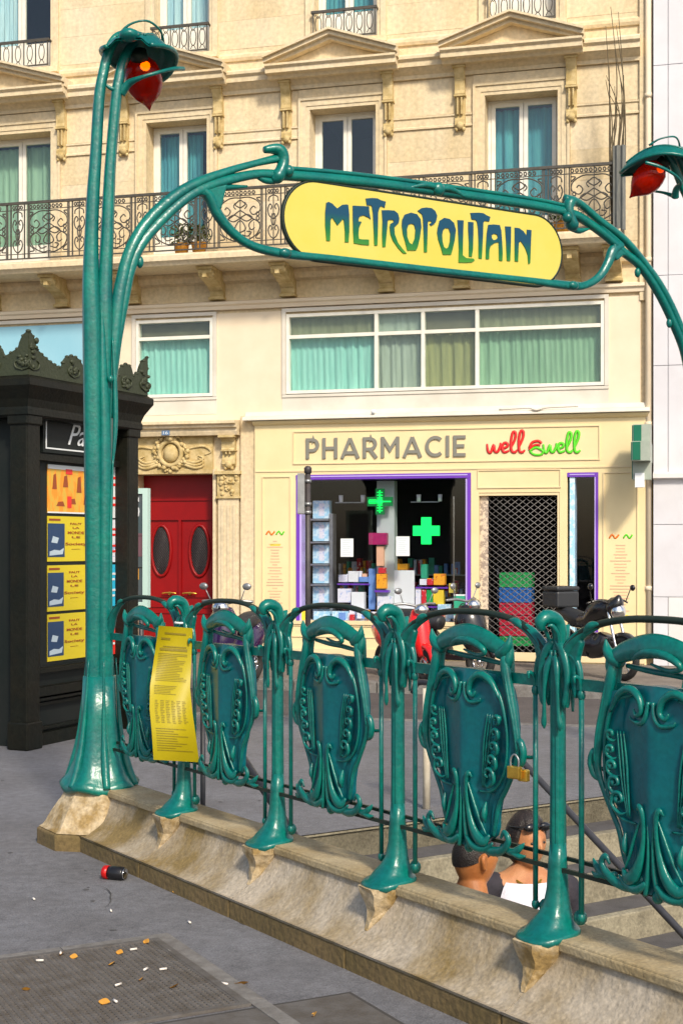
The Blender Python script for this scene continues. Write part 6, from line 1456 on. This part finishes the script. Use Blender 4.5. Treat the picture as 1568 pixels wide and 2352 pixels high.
# ================================================================== people on the stairs
def head_mb(R=.105, female=False):
    b = MB(); nu, nv = 36, 28
    def f(u, v):
        a = 2*math.pi*u; t = math.pi*v; x = math.sin(t)*math.sin(a); y = -math.sin(t)*math.cos(a); z = -math.cos(t)   # face toward -y
        X, Y, Z = x*.074, y*.095, z*.118
        if z < 0: k = 1+.30*z; X *= k; Y *= (1+.16*z)
        face = max(0, -y)
        nose = math.exp(-((x)/.13)**2-((z+.08)/.20)**2)*face; Y -= .022*nose*(1-.6*max(0, z+.08))
        eye = sum(math.exp(-((x-s*.38)/.17)**2-((z-.08)/.12)**2) for s in (-1, 1))*face; Y += .012*eye
        brow = math.exp(-((z-.25)/.1)**2)*face*(abs(x) < .7); Y -= .004*brow
        lip = math.exp(-(x/.22)**2-((z+.42)/.07)**2)*face; Y -= .007*lip; gap = math.exp(-(x/.22)**2-((z+.42)/.018)**2)*face; Y += .006*gap
        chin = math.exp(-(x/.3)**2-((z+.82)/.16)**2)*face; Y -= .010*chin
        return (X, Y, Z)
    b.grid(f, nu, nv)
    for s in (-1, 1):
        b.tube([(s*.074, .005, -.03), (s*.083, .012, -.015), (s*.090, .022, .015), (s*.086, .016, .03), (s*.078, .002, .03), (s*.074, -.004, .0)], [.008, .010, .010, .009, .008, .006], 7, 4)
    return b
def person(M, label, height, skin, female, turn):
    P = empty('person', M, label, 'person'); H = height
    sh = .19 if not female else .17; hz = H-.13
    J = {'pel': ((0, 0, .53*H), .115), 'bel': ((0, -.005, .60*H), .11), 'che': ((0, 0, .72*H), .135 if not female else .12), 'nb': ((0, .01, .815*H), .07), 'nk': ((0, .0, .865*H), .062 if not female else .047), 'nt': ((0, -.005, hz-.05), .062 if not female else .046)}
    E = [('pel', 'bel'), ('bel', 'che'), ('che', 'nb'), ('nb', 'nk'), ('nk', 'nt')]
    for s, n in ((-1, 'l'), (1, 'r')):
        J['sh'+n] = ((s*sh, .01, .80*H), .058); J['el'+n] = ((s*(sh+.05), .03, .62*H), .040); J['wr'+n] = ((s*(sh+.02), -.10, .50*H), .027); J['pa'+n] = ((s*(sh+.01), -.14, .47*H), .030)
        E += [('nb', 'sh'+n), ('sh'+n, 'el'+n), ('el'+n, 'wr'+n), ('wr'+n, 'pa'+n)]
        for k in range(5):
            a = (k-1.5)*.016 if k < 4 else .035; J[f'f{k}a'+n] = ((s*(sh+.01)+a*s, -.165-(.01 if k < 4 else -.01), .455*H), .009); J[f'f{k}b'+n] = ((s*(sh+.01)+a*s*1.1, -.18, .435*H-(.01 if k < 4 else -.01)), .008)
            E += [('pa'+n, f'f{k}a'+n), (f'f{k}a'+n, f'f{k}b'+n)]
        J['hp'+n] = ((s*.09, 0, .49*H), .095); J['kn'+n] = ((s*.10, -.03, .27*H), .058); J['an'+n] = ((s*.10, .02, .05*H), .038); J['to'+n] = ((s*.11, -.13, .025), .030)
        E += [('pel', 'hp'+n), ('hp'+n, 'kn'+n), ('kn'+n, 'an'+n), ('an'+n, 'to'+n)]
    names = list(J); me = bpy.data.meshes.new('sk'); me.from_pydata([J[n][0] for n in names], [(names.index(a), names.index(b_)) for a, b_ in E], [])
    o = bpy.data.objects.new('sk', me); C.objects.link(o); md = o.modifiers.new('s', 'SKIN')
    for i, n in enumerate(names): v = me.skin_vertices[0].data[i]; v.radius = (J[n][1], J[n][1]*(.75 if n in ('pel', 'bel', 'che') else 1)); v.use_root = (n == 'pel')
    o.modifiers.new('sub', 'SUBSURF').levels = 2
    dg = bpy.context.evaluated_depsgraph_get(); dg.update(); em = bpy.data.meshes.new_from_object(o.evaluated_get(dg)); bpy.data.objects.remove(o)
    b = MB(); b.add([tuple(v.co) for v in em.vertices], [tuple(p.vertices) for p in em.polygons], True)
    h = head_mb(female=female); RM = Matrix.Translation((0, -.015, hz)) @ Matrix.Rotation(turn, 4, 'Z'); h.tf(RM); b.add(h.v, h.f, True)
    bd = b.build('body', skin, P); rm = bd.modifiers.new('r', 'REMESH'); rm.mode = 'VOXEL'; rm.voxel_size = .0075; rm.use_smooth_shade = True
    dg.update(); m2 = bpy.data.meshes.new_from_object(bd.evaluated_get(bpy.context.evaluated_depsgraph_get())); bd.modifiers.clear(); old = bd.data; bd.data = m2; m2.name = 'body'; bpy.data.meshes.remove(old)
    # hair
    hb = MB(); z_lo = -.35 if not female else -.85
    def hair(u, v):
        a = 2*math.pi*u; back = .5-.5*math.cos(a)   # 1 at the back (a = pi)
        if female: back = min(1, max(0, (back-.28)/.35))
        lo_t = (math.pi*(.62+.10*(1-back)) if not female else math.pi*(.55-.0*back)) ; t0 = math.pi*(.67-.22*back**.8) if not female else math.pi*(.68-.46*back**.45)
        t = t0+(math.pi-t0)*v; x = math.sin(t)*math.sin(a); y = -math.sin(t)*math.cos(a); z = -math.cos(t); g = 1.0+(.04 if not female else .13)*min(1, (v+.0)*4)+.012*math.sin(a*17)*math.sin(v*9)
        return (x*.077*g, y*.098*g, z*.121*g)
    hb.grid(hair, 48, 18); hb.tf(RM); hb.build('hair', 'hair', P, recalc=True)
    eb = MB()
    for s in (-1, 1): eb.ball((s*.028, -.079, .010), (.011, .007, .006), 8, 6)
    eb.tf(RM); eb.build('eyes', 'black', P)
    # clothes: closed shells around trunk, arms and legs
    def shell(name, rings, m):
        s = MB(); s.loft([ring_rect(0, c, z, hx, hy, 24, 2.3) for z, c, hx, hy in rings]); return s
    s = shell('top', [(.50*H, 0, .155, .115), (.6*H, 0, .145, .105), (.70*H, -.005, .165 if not female else .15, .125), (.77*H, 0, .185 if not female else .165, .115), (.81*H, .005, .165 if not female else .14, .09)]+([(.838*H, .008, .095, .068)] if not female else []), m='x')
    for sx in (-1, 1): s.tube([(sx*(sh-.06), .01, .80*H), (sx*sh, .01, .795*H), (sx*(sh+.03), .02, .72*H), (sx*(sh+.05), .03, .66*H)], [.062, .068, .060, .056], 12, 4)
    s.build('top', 'cloth_b' if female else 'cloth_g', P)
    t = MB()
    t.loft([ring_rect(0, 0, z, hx, hy, 20, 2.3) for z, hx, hy in ((.44*H, .13, .10), (.5*H, .15, .115), (.55*H, .14, .105))])
    for sx in (-1, 1): t.tube([(sx*.085, 0, .52*H), (sx*.10, -.03, .27*H), (sx*.10, .02, .07*H)], [.10, .072, .06], 12, 5)
    t.build('trousers', 'denim', P)
    b = MB()
    for sx in (-1, 1): b.tube([(sx*.10, .05, .03), (sx*.105, -.05, .035), (sx*.11, -.17, .025)], [.04, .045, .03], 10, 4)
    b.build('shoes', 'black', P)
    return P, H, sh, hz, RM
# woman: face to the camera and a little left ; man: seen from behind-left, facing right
wp = pw(1207, 1932, 6.0); hw_ = 1.64
Pw, H, sh, hz, RM = person(Matrix.Translation((wp.x, wp.y, wp.z-(hw_-.13))) @ Matrix.Rotation(.12, 4, 'Z'), 'dark haired woman in a black top with white lace collar climbing the metro stairs', hw_, 'skin2', True, .38)
b = MB(); n = 40
def lace(u, v):
    a = -.95+1.9*u; r0 = .112+.070*v; zz = .826*H-.005-.10*v*v-.05*v*(.5+.5*math.cos(a)); sc = 1 if v < .7 else (.90+.10*math.cos(a*22))
    return (math.sin(a)*(r0*1.0+.01)*sc, .005-math.cos(a)*(r0*.78+.012)*sc-.02*v*(.5+.5*math.cos(a)), zz-(.012*math.cos(a*22) if v > .9 else 0)-.05*v*max(0, math.cos(a))**2)
b.grid(lace, 132, 8); b.build('lace_collar', 'cloth_w', Pw, recalc=False)
b = MB(); b.tube([(.06*math.sin(a), -.01-.075*math.cos(a), .835*H-.03*max(0, math.cos(a))) for a in [j*math.pi/8-math.pi*.9 for j in range(15)]], .006, 6, 3); b.ball((0, -.105, .80*H), (.012, .006, .018), 8, 6); b.build('necklace', 'brass', Pw)
b = MB()
for s in (-1, 1): b.ball((s*.036, -.078, .075), (.030, .014, .020), 10, 6)
b.tube([(-.078, .02, .07), (-.066, -.065, .078), (0, -.092, .082), (.066, -.065, .078), (.078, .02, .07)], .004, 6, 5); b.tf(RM); b.build('sunglasses', 'bike_black', Pw)
mp = pw(1083, 1975, 5.62); hm = 1.77
Pm, *_ = person(Matrix.Translation((mp.x, mp.y, mp.z-(hm-.13))) @ Matrix.Rotation(1.95, 4, 'Z'), 'man with short dark hair and tanned neck turned towards the woman on the stairs', hm, 'skin', False, .1)

# ================================================================== foreground pavement details
def quad_on_ground(px):   # list of picture points -> world points
    return [ground_at(*p) for p in px]
g0 = ground_at(-60, 2222); g1 = ground_at(352, 2166); g2 = ground_at(560, 2290); 
du = (g1-g0).normalized(); dv = Vector((du.y, -du.x, 0)).normalized(); dv = dv if dv.y < 0 else -dv
# rectangular iron grating: along du and dv from the corner g1
LGt = (g1-g0).length+.5; WG = abs((ground_at(330, 2345)-g1).dot(dv)); WG = max(.42, WG)
def gp(a, c, z=0): p = g1-du*a+dv*c; return Vector((p.x, p.y, gz(p.x, p.y)+z))
MG = Matrix.Identity(4)
GR = empty('iron_grating', Matrix.Translation(g1), 'rusty iron mesh grating let into the pavement at the lower left', 'grating')
iv = Matrix.Translation(-g1)
b = MB()
def slab(b, a0, a1, c0, c1, z0, z1):
    b.hexa([iv @ gp(a1, c0, z0), iv @ gp(a0, c0, z0), iv @ gp(a0, c1, z0), iv @ gp(a1, c1, z0), iv @ gp(a1, c0, z1), iv @ gp(a0, c0, z1), iv @ gp(a0, c1, z1), iv @ gp(a1, c1, z1)])
slab(b, 0, LGt, 0, WG, .0008, .003); b.build('dark_bed', 'pit', GR)
b = MB(); nA = int(LGt/.024); nC = int(WG/.024)
for i in range(nA): slab(b, i*.024, i*.024+.009, .0, WG, .0035, .010)
for j in range(nC): slab(b, 0, LGt, j*.024, j*.024+.009, .004, .0095)
tag(b.build('mesh_bars', 'grate', GR), kind='stuff')
b = MB(); slab(b, -.03, 0, -.03, WG+.03, .001, .012); slab(b, 0, LGt, -.03, 0, .001, .012); slab(b, 0, LGt, WG, WG+.03, .001, .012); b.build('frame', 'grate', GR)
ED = empty('granite_edging', Matrix.Translation(g1), 'pale granite edging stones bordering the iron grating', 'edging')
for k in range(4):
    b = MB(); slab(b, -.095+k*.45 if k else -.095, .355+k*.45-.004, -.095, -.033, .001, .007); b.build('edging_stone', 'granite', ED)
for k in range(6):
    b = MB(); slab(b, -.095, -.035, -.03+k*.45, .42+k*.45-.004, .001, .007); b.build('edging_stone', 'granite', ED)
b = MB(); slab(b, -.40, -.385, WG+.05, WG+1.2, .0005, .0025); slab(b, -.385, .8, WG+.05, WG+.065, .0005, .0025)
tag(b.build('pavement_seam', 'pit', mw=Matrix.Translation(g1)), kind='structure')
b = MB(); slab(b, -.385, .6, WG+.068, WG+1.0, .0006, .004); b2 = b.build('cover_plate', 'grate', mw=Matrix.Translation(g1)); tag(b2, 'flat grey metal cover plate at the bottom edge beside the grating', 'plate')

rk = random.Random(41)
for k in range(7):
    p = ground_at(rk.uniform(-40, 700), rk.uniform(2010, 2340)); b = MB(); pts = [(0, 0)]; an = rk.uniform(0, 6.28)
    for j in range(9): an += rk.uniform(-.5, .5); pts.append((pts[-1][0]+.05*math.cos(an), pts[-1][1]+.05*math.sin(an)))
    if (p-g1).dot(dv) > -.12: continue
    vs = []
    for j, (x, y) in enumerate(pts): w_ = .0018*math.sin(math.pi*(j+.3)/9.6)+.0004; vs += [(x-w_, y-w_, 0), (x+w_, y+w_, 0)]
    b.add(vs, [(2*j, 2*j+1, 2*j+3, 2*j+2) for j in range(9)]); tag(b.build('pavement_crack', 'pit', mw=Matrix.Translation(p+Vector((0, 0, .0035)))), kind='structure')
rk = random.Random(5)
MT['gum'] = mat('old_gum', (.09, .088, .09), .8)
b = MB()
for k in range(60):
    p = ground_at(rk.uniform(-60, 860), rk.uniform(1760, 2345)); r_ = rk.uniform(.006, .016); a0 = rk.random()*6
    if (p-g1).dot(dv) > -.12 or (MR.inverted() @ p).y > -.25 and (MR.inverted() @ p).x > -.4: continue
    b.add([(p.x+r_*math.cos(a0+q*.785)*(1+.2*rk.random()), p.y+r_*math.sin(a0+q*.785), p.z+.003) for q in range(8)], [tuple(range(8))])
tag(b.build('gum_spots', 'gum'), kind='stuff')

# crushed drink can
cpos = ground_at(262, 2020); ca = ground_at(243, 2020); cb = ground_at(290, 2024); ax = (cb-ca); ax.z = 0; ax = ax.normalized()
Mc = Matrix.Translation(cpos+Vector((0, 0, .032))) @ ax.to_track_quat('Z', 'Y').to_matrix().to_4x4()
CN = empty('drink_can', Mc, 'black and red drink can lying on the pavement by the corner stone', 'can')
b = MB(); b.lathe([(.031, -.025), (.0325, .0), (.0325, .05), (.026, .058)], (0, 0, 0), 20); b.build('body', 'can_b', CN)
b = MB(); b.lathe([(.024, -.058), (.032, -.052), (.0326, -.0255)], (0, 0, 0), 20); b.build('red_end', 'can_r', CN)
b = MB(); b.lathe([(.0265, .0585), (.027, .062), (.024, .063), (.0235, .0605), (.001, .0605)], (0, 0, 0), 20); b.build('lid', 'chrome', CN)
b = MB(); b.ball((.004, .002, .0615), (.009, .006, .001), 8, 4); b.build('opening', 'black', CN)

# litter
rr = random.Random(12)
def litter(px, py, kind, lab):
    p = ground_at(px, py); rot = rr.random()*3.14; zz = .013 if (GR and abs((p-g1).dot(dv)) < WG and (p-g1).dot(dv) > 0 and (p-g1).dot(du) < 0) else .004
    M = Matrix.Translation(p+Vector((0, 0, zz))) @ Matrix.Rotation(rot, 4, 'Z')
    b = MB()
    if kind == 'butt': b.tube([(-.014, 0, .004), (.014, 0, .004)], .0042, 8, spline=False); return tag(b.build('cigarette_butt', 'butt', mw=M), lab, 'cigarette butt', 'litter on the pavement')
    s = rr.uniform(.016, .026)
    b.grid(lambda u, v: ((u-.5)*2*s, (v-.5)*1.1*s*math.sin(math.pi*min(.97, max(.03, u)))**.6, .004+.009*math.sin(u*3)*math.cos(v*4)), 6, 4); return tag(b.build('dead_leaf', 'leaf', mw=M, recalc=False), lab, 'leaf', 'litter on the pavement')
LT = [(211, 2017-70, 'butt', 'butt just left of the drink can by the corner stone'), (435, 2122, 'butt', 'white butt alone between the parapet and the grating'), (390, 2190, 'butt', 'long white butt on the far right corner of the grating'),
 (307, 2190, 'butt', 'white butt near the top edge of the grating beside two leaves'), (92, 2216, 'butt', 'small white butt at the left of the grating top edge'), (335, 2236, 'butt', 'white butt in the middle of the grating'), (272, 2272, 'butt', 'white butt in the lower middle of the grating'),
 (516, 2264, 'butt', 'white butt at the right end of the grating'), (265, 2310, 'butt', 'butt near the bottom of the grating'), (255, 2095, 'butt', 'faint pale butt in front of the drink can'), (140, 2198, 'butt', 'pale butt just above the grating edge at the left'), (78, 2068, 'butt', 'pale butt at the left edge of the pavement'), (375, 2236, 'butt', 'grey butt right of the grating centre'),
 (142, 2197+3, 'leaf', 'yellow leaf on the top edge of the grating at the left'), (170, 2207, 'leaf', 'yellow leaf right of the leftmost one on the grating'), (275, 2197, 'leaf', 'orange leaf at the centre top of the grating'), (336, 2172, 'leaf', 'yellow leaf at the upper corner of the grating'), (258, 2222, 'leaf', 'orange leaf in the upper middle of the grating'),
 (60, 2282, 'leaf', 'orange leaf at the lower left of the grating'), (240, 2312, 'leaf', 'curled leaf at the bottom of the grating'), (555, 2262, 'leaf', 'leaf at the far right beside the grating'), (405, 2052, 'leaf', 'bright yellow leaf near the parapet foot'), (325, 2258, 'leaf', 'brown leaf in the middle of the grating'), (400, 2275, 'leaf', 'dull leaf at the right of the grating'),
 (510, 2082, 'leaf', 'small yellow leaf against the plinth, left'), (560, 2110, 'leaf', 'small yellow leaf against the plinth, middle'), (680, 2155, 'leaf', 'pale leaf against the plinth, right'), (745, 2180, 'leaf', 'orange leaf against the plinth, rightmost'), (720, 2335, 'leaf', 'yellow leaf at the bottom edge of the picture')]
for px, py, k, lab in LT: litter(px, py, k, lab)
rr2 = random.Random(77)
